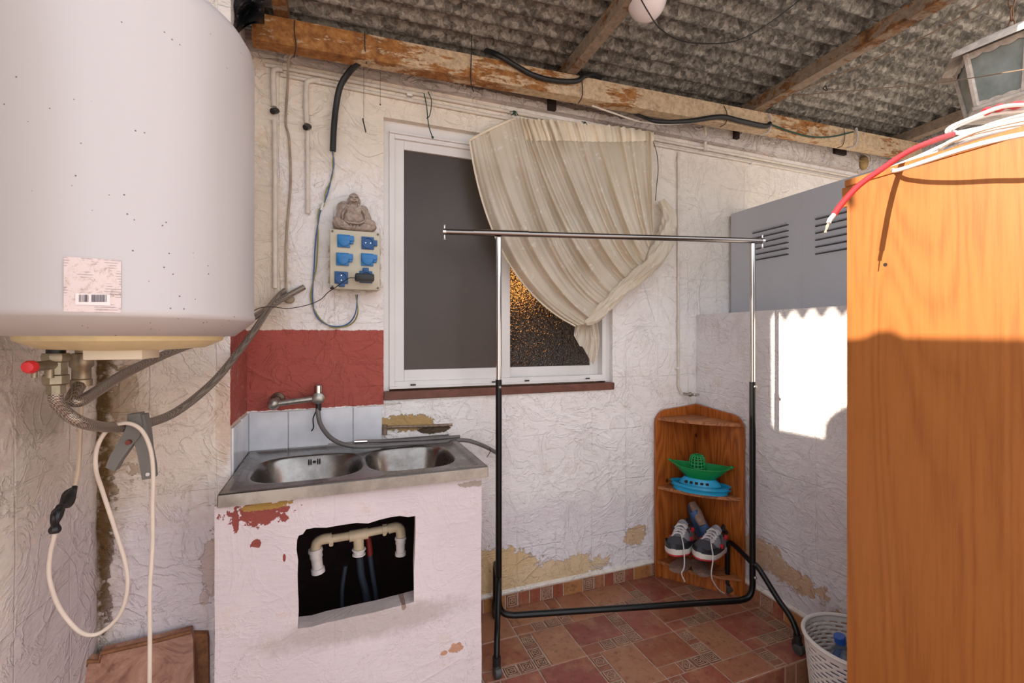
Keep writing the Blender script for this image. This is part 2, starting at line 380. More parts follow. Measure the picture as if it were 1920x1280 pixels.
class Tiles(MB):
    """tiles on a plane O + U*u + V*v, normal N"""
    def __init__(s, O, U, V, N): super().__init__(); s.O, s.U, s.V, s.N = map(Vector, (O, U, V, N)); s.tc = {}
    def p(s, u, v, h=0): return s.O+s.U*u+s.V*v+s.N*h
    def slab(s, u0, v0, u1, v1, col, g=0.0022, h=0.003):
        if u1-u0 < 0.008 or v1-v0 < 0.008: return
        b = len(s.f); u0 += g; v0 += g; u1 -= g; v1 -= g; e = 0.002; s.cur = 1
        vs = [s.p(u0, v0), s.p(u1, v0), s.p(u1, v1), s.p(u0, v1), s.p(u0+e, v0+e, h), s.p(u1-e, v0+e, h), s.p(u1-e, v1-e, h), s.p(u0+e, v1-e, h)]
        s.add(vs, [(4, 5, 6, 7), (0, 1, 5, 4), (1, 2, 6, 5), (2, 3, 7, 6), (3, 0, 4, 7)])
        for i in range(b, len(s.f)): s.tc[i] = col
    def line(s, pts, w=0.0035, h=0.0042, close=True):
        s.cur = 2; n = len(pts)
        for i in range(n if close else n-1):
            a = Vector(pts[i]); c = Vector(pts[(i+1) % n]); d = (c-a)
            if d.length < 1e-6: continue
            q = Vector((-d.y, d.x)).normalized()*w/2; d = d.normalized()*w/2
            a = a-d; c = c+d
            s.add([s.p(a.x+q.x, a.y+q.y, h), s.p(c.x+q.x, c.y+q.y, h), s.p(c.x-q.x, c.y-q.y, h), s.p(a.x-q.x, a.y-q.y, h)], [(0, 1, 2, 3)])
    def decor(s, u0, v0, u1, v1, kind):
        c = (0.26, 0.10, 0.06) if kind else (0.20, 0.08, 0.05); s.slab(u0, v0, u1, v1, c)
        cu, cv = (u0+u1)/2, (v0+v1)/2; r = min(u1-u0, v1-v0)/2-0.006
        if r < 0.006: return
        sq = lambda k: [(cu-k, cv-k), (cu+k, cv-k), (cu+k, cv+k), (cu-k, cv+k)]
        s.line(sq(r), 0.003)
        if kind == 0: s.line(sq(r*0.62), 0.003); s.line(sq(r*0.26), 0.0035)
        elif kind == 1:
            for k in range(8):
                a = 2*PI*k/8; s.line([(cu+math.cos(a)*r*0.25, cv+math.sin(a)*r*0.25), (cu+math.cos(a)*r*(0.9 if k % 2 == 0 else 1.1), cv+math.sin(a)*r*(0.9 if k % 2 == 0 else 1.1))], 0.003, close=False)
            s.line([(cu+math.cos(2*PI*k/10)*r*0.62, cv+math.sin(2*PI*k/10)*r*0.62) for k in range(10)], 0.0025)
        else:
            s.line([(cu, cv-r*0.8), (cu+r*0.8, cv), (cu, cv+r*0.8), (cu-r*0.8, cv)], 0.003)
            s.line([(cu+math.cos(2*PI*k/8)*r*0.32, cv+math.sin(2*PI*k/8)*r*0.32) for k in range(8)], 0.0025)
    def finish(s, name):
        o = s.build(name, [M['grout'], M['tile'], M['relief']], keep=True, smooth=False)
        at = o.data.color_attributes.new('tile', 'FLOAT_COLOR', 'CORNER')
        for p in o.data.polygons:
            c = s.tc.get(p.index, (0.3, 0.15, 0.1))
            for li in p.loop_indices: at.data[li].color = (*c, 1)
        return struct(o)
def pave(t, U0, V0, U1, V1, cs=0.205, sw=0.056, ou=0.0, ov=0.0):
    rr = random.Random(3); clip = lambda a, lo, hi: max(lo, min(hi, a))
    def S(a, b, c, d, col=None, dec=None):
        A, B, C, D = clip(a, U0, U1), clip(b, V0, V1), clip(c, U0, U1), clip(d, V0, V1)
        if dec is not None and abs((C-A)-(c-a)) < 1e-6 and abs((D-B)-(d-b)) < 1e-6: t.decor(A, B, C, D, dec)
        else: t.slab(A, B, C, D, col or TCOL[rr.randrange(5)])
    i = 0; u = U0-ou
    while u < U1:
        v = V0-ov; j = 0
        while v < V1:
            if (i+j) % 2 == 0:
                S(u, v, u+sw, v+sw, dec=rr.randrange(3)); S(u, v+sw, u+sw, v+2*sw, dec=rr.randrange(3)); S(u, v+2*sw, u+sw, v+cs, dec=rr.randrange(3))
                S(u+sw, v, u+cs, v+cs)
            else:
                S(u, v, u+0.4*cs, v+sw); S(u+0.4*cs, v, u+0.4*cs+sw, v+sw, dec=rr.randrange(3)); S(u+0.4*cs+sw, v, u+cs, v+sw, dec=0)
                S(u, v+sw, u+cs, v+cs)
            v += cs; j += 1
        u += cs; i += 1
STEP = -0.715; SX = 0.36
t = Tiles((0, 0, 0), (1, 0, 0), (0, 1, 0), (0, 0, 1)); t.cur = 0
t.box((SX, STEP, LOW-0.05), (XC, 0.0, 0.0)); pave(t, SX, STEP, XC, 0.0, ou=0.07, ov=0.1)
t.O = Vector((0, STEP, 0)); t.V = Vector((0, 0, 1)); t.N = Vector((0, -1, 0)); pave(t, SX, LOW, XC, 0.0, ou=0.03, ov=0.03)
t.finish('floor')
t = Tiles((0, 0, LOW), (1, 0, 0), (0, 1, 0), (0, 0, 1)); t.cur = 0
t.box((XL, -3.6, LOW-0.08), (XC, 0, LOW)); pave(t, XL, -3.6, XC, STEP, ou=0.1)
t.finish('floor_lower')
def skirting(name, O, U, N, L, off=0.0):
    t = Tiles(O, U, (0, 0, 1), N); t.cur = 0; O = Vector(O); U = Vector(U); N = Vector(N); H = 0.066
    d = U*L+N*0.007+Vector((0, 0, H)); t.box(O, O+d); t.O = O+N*0.007
    u = -off; k = 0; seq = [('p', 0.057), (1, 0.06), ('p', 0.057), ('o', 0.105), (0, 0.06), ('p', 0.057)]
    while u < L:
        kd, wd = seq[k % 6]; a, b = max(u, 0), min(u+wd, L)
        if isinstance(kd, int) and b-a > wd-1e-6: t.decor(a, 0, b, H, kd)
        else: t.slab(a, 0, b, H, (0.36, 0.16, 0.055) if kd == 'o' else (0.25, 0.07, 0.04))
        u += wd; k += 1
    t.finish(name)
skirting('baseboard_back', (0.46, 0, 0), (1, 0, 0), (0, -1, 0), XC-0.46, 0.02)
skirting('baseboard_right', (XC, 0, 0), (0, -1, 0), (-1, 0, 0), -STEP, 0.05)
# mortar fillet above the baseboard
m = MB(); m.tube([(0.46, 0, 0.072), (0.9, -0.001, 0.075), (1.3, 0, 0.071), (XC, 0, 0.073)], 0.011, 8)
struct(m.build('trim_1', plaster('fillet', base=('d2c6b8', 'e2dcd4')), keep=True))
m = MB(); m.tube([(XC, 0, 0.072), (XC, -0.35, 0.075), (XC, STEP, 0.072)], 0.011, 8)
struct(m.build('trim_2', bpy.data.materials['fillet'], keep=True))
# white tiles behind the sink
gt = NT('white_wall_tile', 0.15, 0, 'd6d8dc'); gt.set('Base Color', gt.ramp(gt.noise(6, 5), [(0.35, 'c4c6cc'), (0.7, 'dfe1e6')])); gt.bump(gt.noise(3, 2), 0.2, 0.004)
m = MB()
for a, b in ((XP+0.007, -0.163), (-0.160, 0.070), (0.073, 0.183)): m.box((a, -0.008, 0.74), (b, 0, 0.940), bev=0.002)
m.box((XP, -0.285, 0.74), (XP+0.007, -0.14, 0.935), bev=0.002); m.box((XP, -0.138, 0.74), (XP+0.007, -0.008, 0.938), bev=0.002)
struct(m.build('trim_3', gt.m, keep=True, smooth=False))

# ---- cornice strip of raw mortar between beam and wall
corn = plaster('raw_cornice', base=('b4aaa6', 'd8d0cc'), strength=1.6, patches=[(0.9, 2.30, 0.5, 0.01, '8d7f77', 3.0)])
m = MB(); m.box((-0.9, -0.035, 2.262), (3.6, 0, 2.40))
for k in range(5): m.box((-0.9, -0.040-0.002*k, 2.300+0.012*k), (0.9, -0.03, 2.306+0.012*k))
struct(m.build('trim_4', corn, keep=True, smooth=False))

# ---- window
wf = simple('window_aluminium', 'dcd9d6', 0.35, 0.0, 0.5, var=0.08, scale=3)
m = MB(); YF = 0.045
FX0, FX1, FZ0, FZ1 = 0.215, 1.262, 1.005, 2.075
def frame(m, x0, x1, z0, z1, w, y0, y1, wb=None, wt=None):
    wb = wb or w; wt = wt or w
    m.box((x0, y0, z0), (x0+w, y1, z1), bev=0.002); m.box((x1-w, y0, z0), (x1, y1, z1), bev=0.002)
    m.box((x0+w, y0, z0), (x1-w, y1, z0+wb), bev=0.002); m.box((x0+w, y0, z1-wt), (x1-w, y1, z1), bev=0.002)
wr_ = MB(); wr_.box((WX0, 0.03, WZ0), (FX0, 0.14, WZ1)); wr_.box((FX1, 0.03, WZ0), (WX1, 0.14, WZ1)); wr_.box((FX0, 0.03, FZ1), (FX1, 0.14, WZ1))
frame(wr_, FX0, FX1, FZ0, FZ1, 0.022, 0.022, 0.13, wb=0.03, wt=0.025)
wr_.box((FX0, 0.012, FZ0), (FX1, 0.03, FZ0+0.010), bev=0.001); wr_.box((FX0, 0.012, FZ1-0.008), (FX1, 0.03, FZ1), bev=0.001)
win = struct(wr_.build('window_1', wf, keep=True, smooth=False))
m = MB(); XM = 0.735
frame(m, FX0+0.02, XM+0.022, FZ0+0.025, FZ1-0.02, 0.042, 0.035, 0.06, wb=0.052)
m.build('left_sash', wf, win, smooth=False)
m = MB(); frame(m, XM-0.022, FX1-0.02, FZ0+0.025, FZ1-0.02, 0.045, 0.066, 0.09, wb=0.05); m.build('right_sash', wf, win, smooth=False)
def dirty_glass(name, base, rough, bs, bstr, tr=0.0):
    n = NT(name, rough, 0, base, 0.5); n.set('Base Color', n.ramp(n.noise(2.5, 5), [(0.3, base), (0.75, tuple(x*1.7 for x in lin(base)[:3]))]))
    n.bump(n.vor(bs), bstr, 0.003)
    if tr: n.set('Transmission Weight', tr)
    return n.m
m = MB(); m.box((FX0+0.06, 0.046, FZ0+0.07), (XM-0.015, 0.050, FZ1-0.06)); m.build('left_pane', dirty_glass('dusty_dark_pane', '352b23', 0.42, 160, 0.05), win, smooth=False)
gl2 = NT('hammered_pane', 0.12, 0, '8a7a68'); gl2.set('Transmission Weight', 0.9); gl2.bump(gl2.vor(120), 1.0, 0.006); gl2.set('Base Color', lin('7c6c5e')); gl2.set('Roughness', 0.06)
m = MB(); m.box((XM+0.02, 0.076, FZ0+0.07), (FX1-0.06, 0.080, FZ1-0.06)); m.build('right_pane', gl2.m, win, smooth=False)
m = MB(); 
for x in (0.30, 0.66, 0.82, 1.14): m.box((x, 0.009, FZ0+0.012), (x+0.022, 0.0125, FZ0+0.018))
m.build('drain_slot', M['black'], win, smooth=False)
m = MB(); m.box((1.195, 0.055, 1.30), (1.212, 0.068, 1.36), bev=0.003); m.build('window_latch', M['chrome'], win)
m = MB(); m.box((WX0, -0.012, WZ0-0.022), (WX1+0.004, 0.05, WZ0+0.012), bev=0.003)
struct(m.build('trim_5', simple('terracotta_sill', '6e4234', 0.6, var=0.3, scale=25), keep=True, smooth=False))
# dark room behind the glass
m = MB(); m.box((0.0, 0.165, LOW), (1.5, 1.1, 2.3))
rb = m.build('wall_interior', simple('dim_room', '4a3c30', 0.9, var=0.3, scale=4), keep=True, smooth=False)
bmm = bmesh.new(); bmm.from_mesh(rb.data)
for f in list(bmm.faces):
    if f.calc_center_median().y < 0.2: bmm.faces.remove(f)
bmm.to_mesh(rb.data); bmm.free(); struct(rb)
em = NT('added_warm_glow', 0.5, 0, 'e0a050'); em.set('Emission Color', (1.0, 0.55, 0.15, 1)); em.set('Emission Strength', 4.0)  # guessed lamp, added to give the right pane its golden glow
lp = thing('added_glow_lamp', 'warm lamp added behind the hammered right window pane for its golden glow', 'lamp', (0.94, 0.50, LOW))
m = MB(); m.lathe([(0.10, 1.42), (0.065, 1.60)], (0.94, 0.50, 0), 24, cap=False); m.build('glow_shade', em.m, lp)
m = MB(); m.lathe([(0.10, LOW+0.005), (0.10, LOW+0.02), (0.010, LOW+0.03), (0.010, 1.50)], (0.94, 0.50, 0), 20); m.build('pole', simple('dark_brass', '4a3a20', 0.4, 0.5), lp)

# ---- roof: corrugated sheet, purlins, beam
def zr(x, y): return 2.335+0.03*x-0.04*(y+0.17)       # underside of purlins / top of beam
galv = NT('weathered_galvanised', 0.55, 0.35, '77736e', 0.4)
g1 = galv.vor(60, vec=galv.mapping((0.7, 1, 1)), out='Color'); g2 = galv.noise(42, 5, 0.7, 0.8); g3 = galv.noise(2.0, 3)
gs = galv.math('ADD', galv.math('MULTIPLY', g2, 0.75), galv.math('MULTIPLY', galv.node('ShaderNodeRGBToBW', i_0=g1).outputs[0], 0.25))
gs = galv.math('ADD', gs, galv.math('MULTIPLY', galv.math('SUBTRACT', g3, 0.5), 0.25))
galv.set('Base Color', galv.ramp(gs, [(0.30, '3a3733'), (0.46, '64605a'), (0.56, '86827b'), (0.70, 'a8a49c')])); galv.bump(g2, 0.4, 0.003)
m = MB(); RX0, RX1, RY0, RY1 = -0.80, 3.9, -1.16, 0.16; PIT = 0.080
def roofp(u, v, dz=0.0):
    x = RX0+(RX1-RX0)*v; y = RY0+(RY1-RY0)*u
    return Vector((x, y, zr(x, y)+0.078+0.021*math.cos(2*PI*y/PIT)+dz))
m.grid(lambda u, v: roofp(u, v), 200, 30); m.grid(lambda u, v: roofp(u, v, 0.0015), 200, 30)
struct(m.build('ceiling', galv.m, keep=True, angle=80))
beam_m = rust_paint('rusty_cream_beam', 'cdb494', 0.50, '6a4020', '9c6a3a')
m = MB(); bx0, bx1 = -0.26, 3.45
for (x0, x1) in ((bx0, bx1),):
    P = lambda x, y, dz: Vector((x, y, zr(x, -0.17)+dz-0.0))
    m.add([P(x0, -0.17, -0.095), P(x0, -0.17, -0.002), P(x0, -0.115, -0.002), P(x0, -0.115, -0.095), P(x1, -0.17, -0.095), P(x1, -0.17, -0.002), P(x1, -0.115, -0.002), P(x1, -0.115, -0.095)],
          [(0, 1, 2, 3), (7, 6, 5, 4), (0, 4, 5, 1), (1, 5, 6, 2), (2, 6, 7, 3), (3, 7, 4, 0)])
one(m, 'support_beam', beam_m, 'long rusty cream steel beam running along the top of the back wall', 'beam', keep=True, smooth=False)
pur_m = rust_paint('rusty_brown_purlin', '948270', 0.50, '4a3020', '7c5634')
def purlin(x, label, y0=-1.15, y1=0.10, wd=0.045):
    m = MB()
    for (xa, xb, za, zb) in ((x-wd/2, x+wd/2, 0.0, 0.006), (x+wd/2-0.006, x+wd/2, 0.006, 0.052), (x-wd/2, x-wd/2+0.006, 0.006, 0.058)):
        vs = [Vector((X, Y, zr(X, Y)+Z+0.001)) for X in (xa, xb) for Y in (y0, y1) for Z in (za, zb)]
        m.add(vs, [(0, 1, 3, 2), (4, 6, 7, 5), (0, 4, 5, 1), (2, 3, 7, 6), (0, 2, 6, 4), (1, 5, 7, 3)])
    return one(m, 'purlin', pur_m, label, 'beam', keep=True, smooth=False)
purlin(-0.17, 'rusty roof purlin above the left beam end, beside the black rag')
purlin(0.965, 'rusty roof purlin right beside the white globe lamp')
purlin(2.06, 'brown roof purlin crossing the ceiling between globe lamp and lantern', wd=0.06)
purlin(3.33, 'rightmost roof purlin, reaching the beam behind the lantern', wd=0.06)

# ================================================================= WATER HEATER
HC = Vector((-0.36, -0.90, 0)); HR = 0.21
def heat_xy(px):      # first hit of the sight line with the drum, as an angle on the drum
    d = ray(px, CY); d.z = 0; o = Vector((CAM.x, CAM.y, 0))-HC; a = d.dot(d); b = 2*o.dot(d); c = o.dot(o)-HR*HR
    s = (-b-math.sqrt(max(b*b-4*a*c, 0)))/(2*a); p = o+d*s; return math.atan2(p.y, p.x), s
def on_heat(px, py, dr=0.0):
    a, s = heat_xy(px); return HC+Vector((math.cos(a)*(HR+dr), math.sin(a)*(HR+dr), CAM.z+(CY-py)/FPX*s))
hw = NT('white_enamel', 0.38, 0, 'e0dcda', 0.5)
hc = hw.ramp(hw.noise(3, 3, vec=hw.mapping((1, 1, 0.15))), [(0.35, 'a7a09f'), (0.65, 'b2aba9')])
sp = hw.math('LESS_THAN', hw.vor(62, rnd=1.0), 0.075); sp = hw.math('MULTIPLY', sp, hw.step(hw.noise(6, 3), 0.52, 0.55))
hw.set('Base Color', hw.mix(sp, hc, '5a4a44')); hw.bump(hw.noise(9, 3), 0.03, 0.004)
heater = thing('water_heater', 'big white cylindrical electric water heater hanging on the left wall above the hoses', 'water heater', (HC.x, HC.y, 1.19))
m = MB(); m.lathe([(0.175, 1.222), (0.208, 1.250), (0.2105, 1.253), (0.2105, 1.262), (0.209, 1.265), (0.21, 1.76), (0.207, 1.78), (0.195, 1.80), (0.16, 1.83), (0.10, 1.855), (0.02, 1.868)], HC, 96)
m.build('body', hw.m, heater, angle=50)
m = MB(); m.lathe([(0.152, 1.222), (0.150, 1.214), (0.12, 1.200), (0.06, 1.196)], HC+Vector((-0.0, 0.02, 0)), 48); m.build('bottom_cover', simple('yellowed_plastic', 'd3c396', 0.5, var=0.15), heater)
m = MB(); m.box((HC.x-0.045, HC.y-0.04, 1.180), (HC.x+0.04, HC.y+0.05, 1.2), bev=0.003); m.build('thermostat_cap', simple('old_white_cap', 'd8d0bc', 0.5), heater)
m = MB(); m.box((XL, HC.y-0.12, 1.62), (HC.x-0.17, HC.y+0.12, 1.66), bev=0.003); m.build('wall_bracket', M['white'], heater); m = MB(); m.box((XL, HC.y-0.12, 1.34), (HC.x-0.17, HC.y+0.12, 1.37), bev=0.003); m.build('wall_bracket', M['white'], heater)
st = NT('worn_sticker', 0.55, 0, 'cbb9b4')
a1 = st.noise(90, 6, 0.8, 0.4); a2 = st.noise(25, 4); sx, sy_, sz_ = st.xyz()
tl = st.math('LESS_THAN', st.math('FRACT', st.math('MULTIPLY', sz_, 260.0)), 0.4)
tl = st.math('MULTIPLY', tl, st.step(st.noise(40, 2), 0.5, 0.56))
cc = st.mix(st.step(a1, 0.5, 0.72), 'cdbcb8', '8f7a6c'); cc = st.mix(st.math('MULTIPLY', tl, 0.5), cc, '6e6468')
st.set('Base Color', cc)
def hpatch(m, x0, y0, x1, y1, dr, n=14):
    def f(u, v):
        a0, _ = heat_xy(x0); a1_, _ = heat_xy(x1); a = a0+(a1_-a0)*u; mid, s = heat_xy((x0+x1)/2)
        z = CAM.z+(CY-(y1+(y0-y1)*v))/FPX*s
        return HC+Vector((math.cos(a)*(HR+dr), math.sin(a)*(HR+dr), z))
    m.grid(f, n, 2); return m
stk = hpatch(MB(), 120, 484, 227, 585, 0.0010).build('worn_sticker', st.m, heater)
hpatch(MB(), 142, 551, 207, 572, 0.0016).build('barcode_field', simple('sticker_white', 'd8ccca', 0.5), stk)
bc = simple('barcode_ink', '3c3846', 0.6); m = MB(); x = 149.0; rr = random.Random(5)
while x < 200:
    wd = rr.choice((0.6, 0.6, 1.2, 1.9)); 
    if not 166 < x < 172: hpatch(m, x, 552.5, x+wd, 566, 0.0020, 2)
    x += wd+rr.choice((0.6, 0.8, 1.4))
m.build('barcode', bc, stk)
# valve and fittings below the heater
br = simple('dull_brass', '958a76', 0.42, 0.75, var=0.3, scale=50); brd = simple('braided_steel', '8f867c', 0.38, 0.6, bump=0.0)
bn = NT('braided_hose', 0.42, 0.55, '8d8378'); wq = bn.node('ShaderNodeTexChecker', i_Scale=420.0); bn.plug(wq.inputs[0], bn.co)
bn.set('Base Color', bn.mix(wq.outputs[1], 'a89d90', '5f5148')); bn.bump(wq.outputs[1], 0.5, 0.001)
IN = PX(105, 690, -0.455); valve = thing('safety_valve', 'brass safety valve with red knob under the left side of the heater', 'valve', (IN.x, IN.y, 1.07))
c = Vector((IN.x, IN.y, 0))
def zat(px, py): return PX(px, py, IN.x).z
m = MB(); z1 = zat(105, 662); z0 = zat(105, 725)
m.lathe([(0.013, 1.222), (0.013, z1)], c, 16); m.build('inlet_pipe', M['black'], valve)
m = MB(); m.lathe([(0.019, z1), (0.021, z1-0.006), (0.019, z1-0.014), (0.016, z1-0.016), (0.0165, z0+0.022), (0.019, z0+0.020), (0.019, z0+0.006), (0.014, z0+0.003), (0.014, z0-0.012)], c, 8)
vx = Vector((0, -1, 0)); L = PX(60, 686, IN.x); kz = zat(75, 686)
m.tube([Vector((c.x, c.y, kz)), Vector((c.x-0.0, L.y, kz))], 0.0085, 14, smooth=False); m.tube([Vector((c.x, c.y-0.02, kz)), Vector((c.x, c.y-0.02, kz-0.022))], 0.006, 10, smooth=False)
m.tube([Vector((c.x, L.y+0.006, kz)), Vector((c.x, L.y+0.006, kz-0.018))], 0.004, 10, smooth=False); m.build('valve_body', br, valve)
m = MB(); m.lathe([(0.008, 0), (0.011, 0.002), (0.011, 0.007), (0.008, 0.013), (0.004, 0.014)], (c.x, L.y, kz), 10, axis='y'); k = m.build('knob', M['red'], valve, angle=25)
c2 = PX(153, 690, -0.455); c2.z = 0; m = MB(); m.lathe([(0.010, 1.222), (0.010, 1.19), (0.017, 1.188), (0.019, 1.178), (0.019, 1.165), (0.015, 1.160), (0.015, 1.140), (0.017, 1.138), (0.017, 1.126)], c2, 10)
one(m, 'pipe_fitting', br, 'brass hose fitting under the heater, right of the safety valve', 'pipe fitting')
# braided hoses
hA = [Vector((c.x, c.y, z0-0.010)), PX(106, 752, -0.455), PX(125, 775, -0.448), PX(160, 794, -0.43), PY(210, 801, -0.74), PY(262, 797, -0.66), PY(330, 772, -0.54), PY(400, 716, -0.42), PY(450, 656, -0.30), PY(482, 612, -0.20), PY(508, 572, -0.09), PY(528, 550, -0.02), PY(534, 545, 0.0)]
m = MB(); m.tube(hA, 0.0105, 14)
one(m, 'flexible_hose', bn.m, 'grey braided hose sagging from the safety valve through the clamp to the wall', 'hose', group='braided heater hoses')
hB = [Vector((c2.x, c2.y, 1.13)), PX(150, 720, -0.455), PX(136, 748, -0.45), PX(150, 752, -0.44), PY(176, 737, -0.80), PY(235, 700, -0.66), PY(310, 664, -0.52), PY(380, 638, -0.40), PY(430, 620, -0.30), PY(480, 592, -0.16), PY(530, 560, -0.05), PY(570, 538, -0.012)]
m = MB(); m.tube(hB, 0.0105, 14)
one(m, 'flexible_hose', bn.m, 'grey braided hose rising from under the heater to its end above the mortar plug', 'hose', group='braided heater hoses')
m = MB(); m.ball(PY(542, 561, -0.012), 0.02, (1, 0.6, 0.8)); m.ball(PY(536, 556, -0.02), 0.011)
one(m, 'wall_outlet', simple('old_mortar_plug', 'a3957a', 0.8, var=0.4, scale=40, bump=0.3), 'lumpy mortar plug where the pale cable meets the hoses on the wall', 'wall plug')
# clamp
CY0 = -0.70; P = lambda x, y, Y=CY0: PY(x, y, Y)
cl_m = simple('grey_clamp_plastic', '6f6d68', 0.5, var=0.15)
clamp = thing('spring_clamp', 'grey plastic spring clamp gripping the sagging braided hose', 'clamp', P(248, 840))
def strip(m, pts, wds, th, Y):
    """a bent bar from 2D outline points in the plane y=Y"""
    for i in range(len(pts)-1):
        pass
    L_, R_ = [], []
    for i, p in enumerate(pts):
        a = Vector(pts[max(i-1, 0)]); b = Vector(pts[min(i+1, len(pts)-1)]); d = (b-a).normalized(); n_ = Vector((-d.y, d.x))*wds[i]/2
        L_.append(PY(p[0]+n_.x, p[1]+n_.y, Y-th/2)); R_.append(PY(p[0]-n_.x, p[1]-n_.y, Y-th/2))
    m.prism(L_+R_[::-1], (0, th, 0)); return m
m = strip(MB(), [(250, 776), (252, 792), (248, 812), (232, 834), (214, 862), (206, 880)], [24, 28, 30, 24, 21, 19], 0.028, CY0-0.005); m.build('handle', cl_m, clamp, smooth=False)
m = strip(MB(), [(260, 778), (262, 795), (262, 815), (268, 845), (274, 875), (277, 898)], [20, 24, 30, 24, 24, 22], 0.028, CY0+0.003); m.build('handle', cl_m, clamp, smooth=False)
m = MB(); p = P(241, 829, CY0-0.025); m.lathe([(0.005, -0.006), (0.005, 0.005)], p, 12, axis='y'); m.build('rivet', simple('rusty_rivet', '6e3024', 0.6), clamp)
m = MB(); p = P(277, 889, CY0-0.014); m.lathe([(0.004, -0.001), (0.004, 0.001)], p, 12, axis='y'); m.build('hole', M['white'], clamp)
# white cable over the clamp
wc = simple('off_white_cable', 'd4c6b8', 0.5, var=0.08)
YC = CY0-0.035
m = MB(); m.tube([P(103, 1000, -0.72), P(94, 1040, -0.72), P(93, 1085, -0.72), P(112, 1140, -0.72), P(150, 1184, -0.72), P(185, 1187, -0.71), P(222, 1155, -0.71), P(238, 1110, -0.71), P(236, 1060, -0.71), P(215, 990, -0.71), P(192, 920, YC+0.02), P(180, 880, YC), P(182, 840, YC), P(200, 808, YC), P(232, 793, YC), P(262, 803, YC), P(280, 835, YC), P(287, 880, YC), P(286, 950, YC), P(286, 1020, YC), P(281, 1110, YC), P(281, 1200, YC), P(280, 1330, YC)], 0.0042, 10, sub=10)
one(m, 'power_cable', wc, 'long off-white cable looped over the clamp and hanging to the floor', 'cable')
m = MB(); m.tube([PX(120, 712, -0.50), PX(150, 745, -0.5), PX(151, 800, -0.5), PX(148, 870, -0.5), PX(142, 905, -0.5), PX(135, 925, -0.5)], 0.0042, 8)
one(m, 'cable', simple('beige_cable', 'bba893', 0.6), 'thin beige cable dropping from the heater pipes to the black tape', 'cable')
m = MB(); T0 = [PX(137, 918, -0.5), PX(124, 940, -0.5), PX(108, 962, -0.5), PX(104, 985, -0.5), PX(102, 1000, -0.5)]
m.tube(T0, 0.008, 8, rfun=lambda t: 0.6+0.7*abs(math.sin(t*9))); m.tube([PX(140, 912, -0.5), PX(132, 945, -0.495), PX(110, 950, -0.5), PX(106, 975, -0.5)], 0.005, 6)
m.tube([PX(139, 915, -0.5), PX(122, 925, -0.51), PX(114, 948, -0.505), PX(99, 968, -0.5), PX(101, 990, -0.5)], 0.004, 6)
one(m, 'insulating_tape', M['black'], 'lump of black tape joining the beige and white cables', 'tape')

# ================================================================= LEANING BOARD bottom left
vn = NT('reddish_veined_board', 0.5, 0, '8a5a48'); q = vn.noise(9, 7, 0.7, 2.2)
vn.set('Base Color', vn.ramp(q, [(0.3, '5e3325'), (0.45, '93654f'), (0.6, 'a97f68'), (0.75, 'b8937c')])); vn.bump(q, 0.2, 0.003)
ed = rust_paint('raw_board_edge', '8f6242', 0.62, '6b4026', '9a6a45')
board = thing('broken_board', 'broken reddish veined board leaning on the wall in the bottom left corner', 'board', PY(260, 1330, -0.42))
fr = [(155, 1253), (165, 1236), (186, 1236), (190, 1221), (240, 1210), (300, 1196), (330, 1188), (358, 1181), (362, 1200), (366, 1400), (150, 1400)]
def brd_p(x, y, off=0): 
    Y = -0.30-0.10*(y-1180)/220-0.02; return PY(x, y, Y+off)
m = MB(); A = [brd_p(*f) for f in fr]; m.prism(A, (0, 0.018, 0.004)); m.build('panel', vn.m, board, smooth=False)
m = MB(); m.tube([brd_p(x, y+3, -0.003) for x, y in fr[:8]], 0.006, 6, smooth=False); m.build('edge_strip', ed, board)
m = MB(); m.prism([PY(360, 1188, -0.31), PY(388, 1188, -0.31), PY(390, 1200, -0.31), PY(392, 1400, -0.31), PY(366, 1400, -0.31)], (0, 0.018, 0)); 
one(m, 'wood_strip', ed, 'narrow brown wooden strip wedged between the broken board and the sink base', 'board', smooth=False)

# ================================================================= SINK
SB = PY(460, 845, 0); SZ = 0.80
bxL, bxR, byF = XP+0.004, 0.452, -0.50
base_m = plaster('plaster_sink_base', plane='xz', joints=(5, 5), base=('c6b9bc', 'd3c8ca'), strength=0.42, stroke=1.5, patches=[
    (PY(492, 960, byF).x, PY(492, 960, byF).z, 0.070, 0.040, '8f4a42', 4.0), (PY(500, 948, byF).x, PY(500, 948, byF).z, 0.065, 0.010, 'a58445', 3.4),
    (PY(480, 1018, byF).x, PY(480, 1018, byF).z, 0.014, 0.013, '8f4a42', 2.0), (PY(442, 975, byF).x, PY(442, 975, byF).z, 0.009, 0.036, '8f4a42', 3.0),
    (PY(857, 1214, byF).x, PY(857, 1214, byF).z, 0.022, 0.018, 'bd8f74', 2.2), (PY(832, 1224, byF).x, PY(832, 1224, byF).z, 0.011, 0.008, 'bd8f74', 1.3),
    (PY(757, 1137, byF).x, PY(757, 1137, byF).z, 0.008, 0.012, '7a4c34', 1.2), (PY(692, 1145, byF).x, PY(692, 1145, byF).z, 0.008, 0.006, '6a5040', 1.0), (PY(533, 1045, byF).x, PY(533, 1045, byF).z, 0.004, 0.012, '8f4038', 1.0),
    (PY(760, 905, byF).x, PY(760, 905, byF).z+0.004, 0.16, 0.005, 'b08a3c', 2.0), (0.43, 0.742, 0.05, 0.01, 'a89a90', 2.0), (0.1, 0.36, 0.3, 0.05, 'a89c94~', 1.0)])
sink_base = thing('sink_base', 'pinkish white plastered masonry sink base with an open hole in front', 'sink base', (0.08, -0.25, LOW))
rr = random.Random(11)
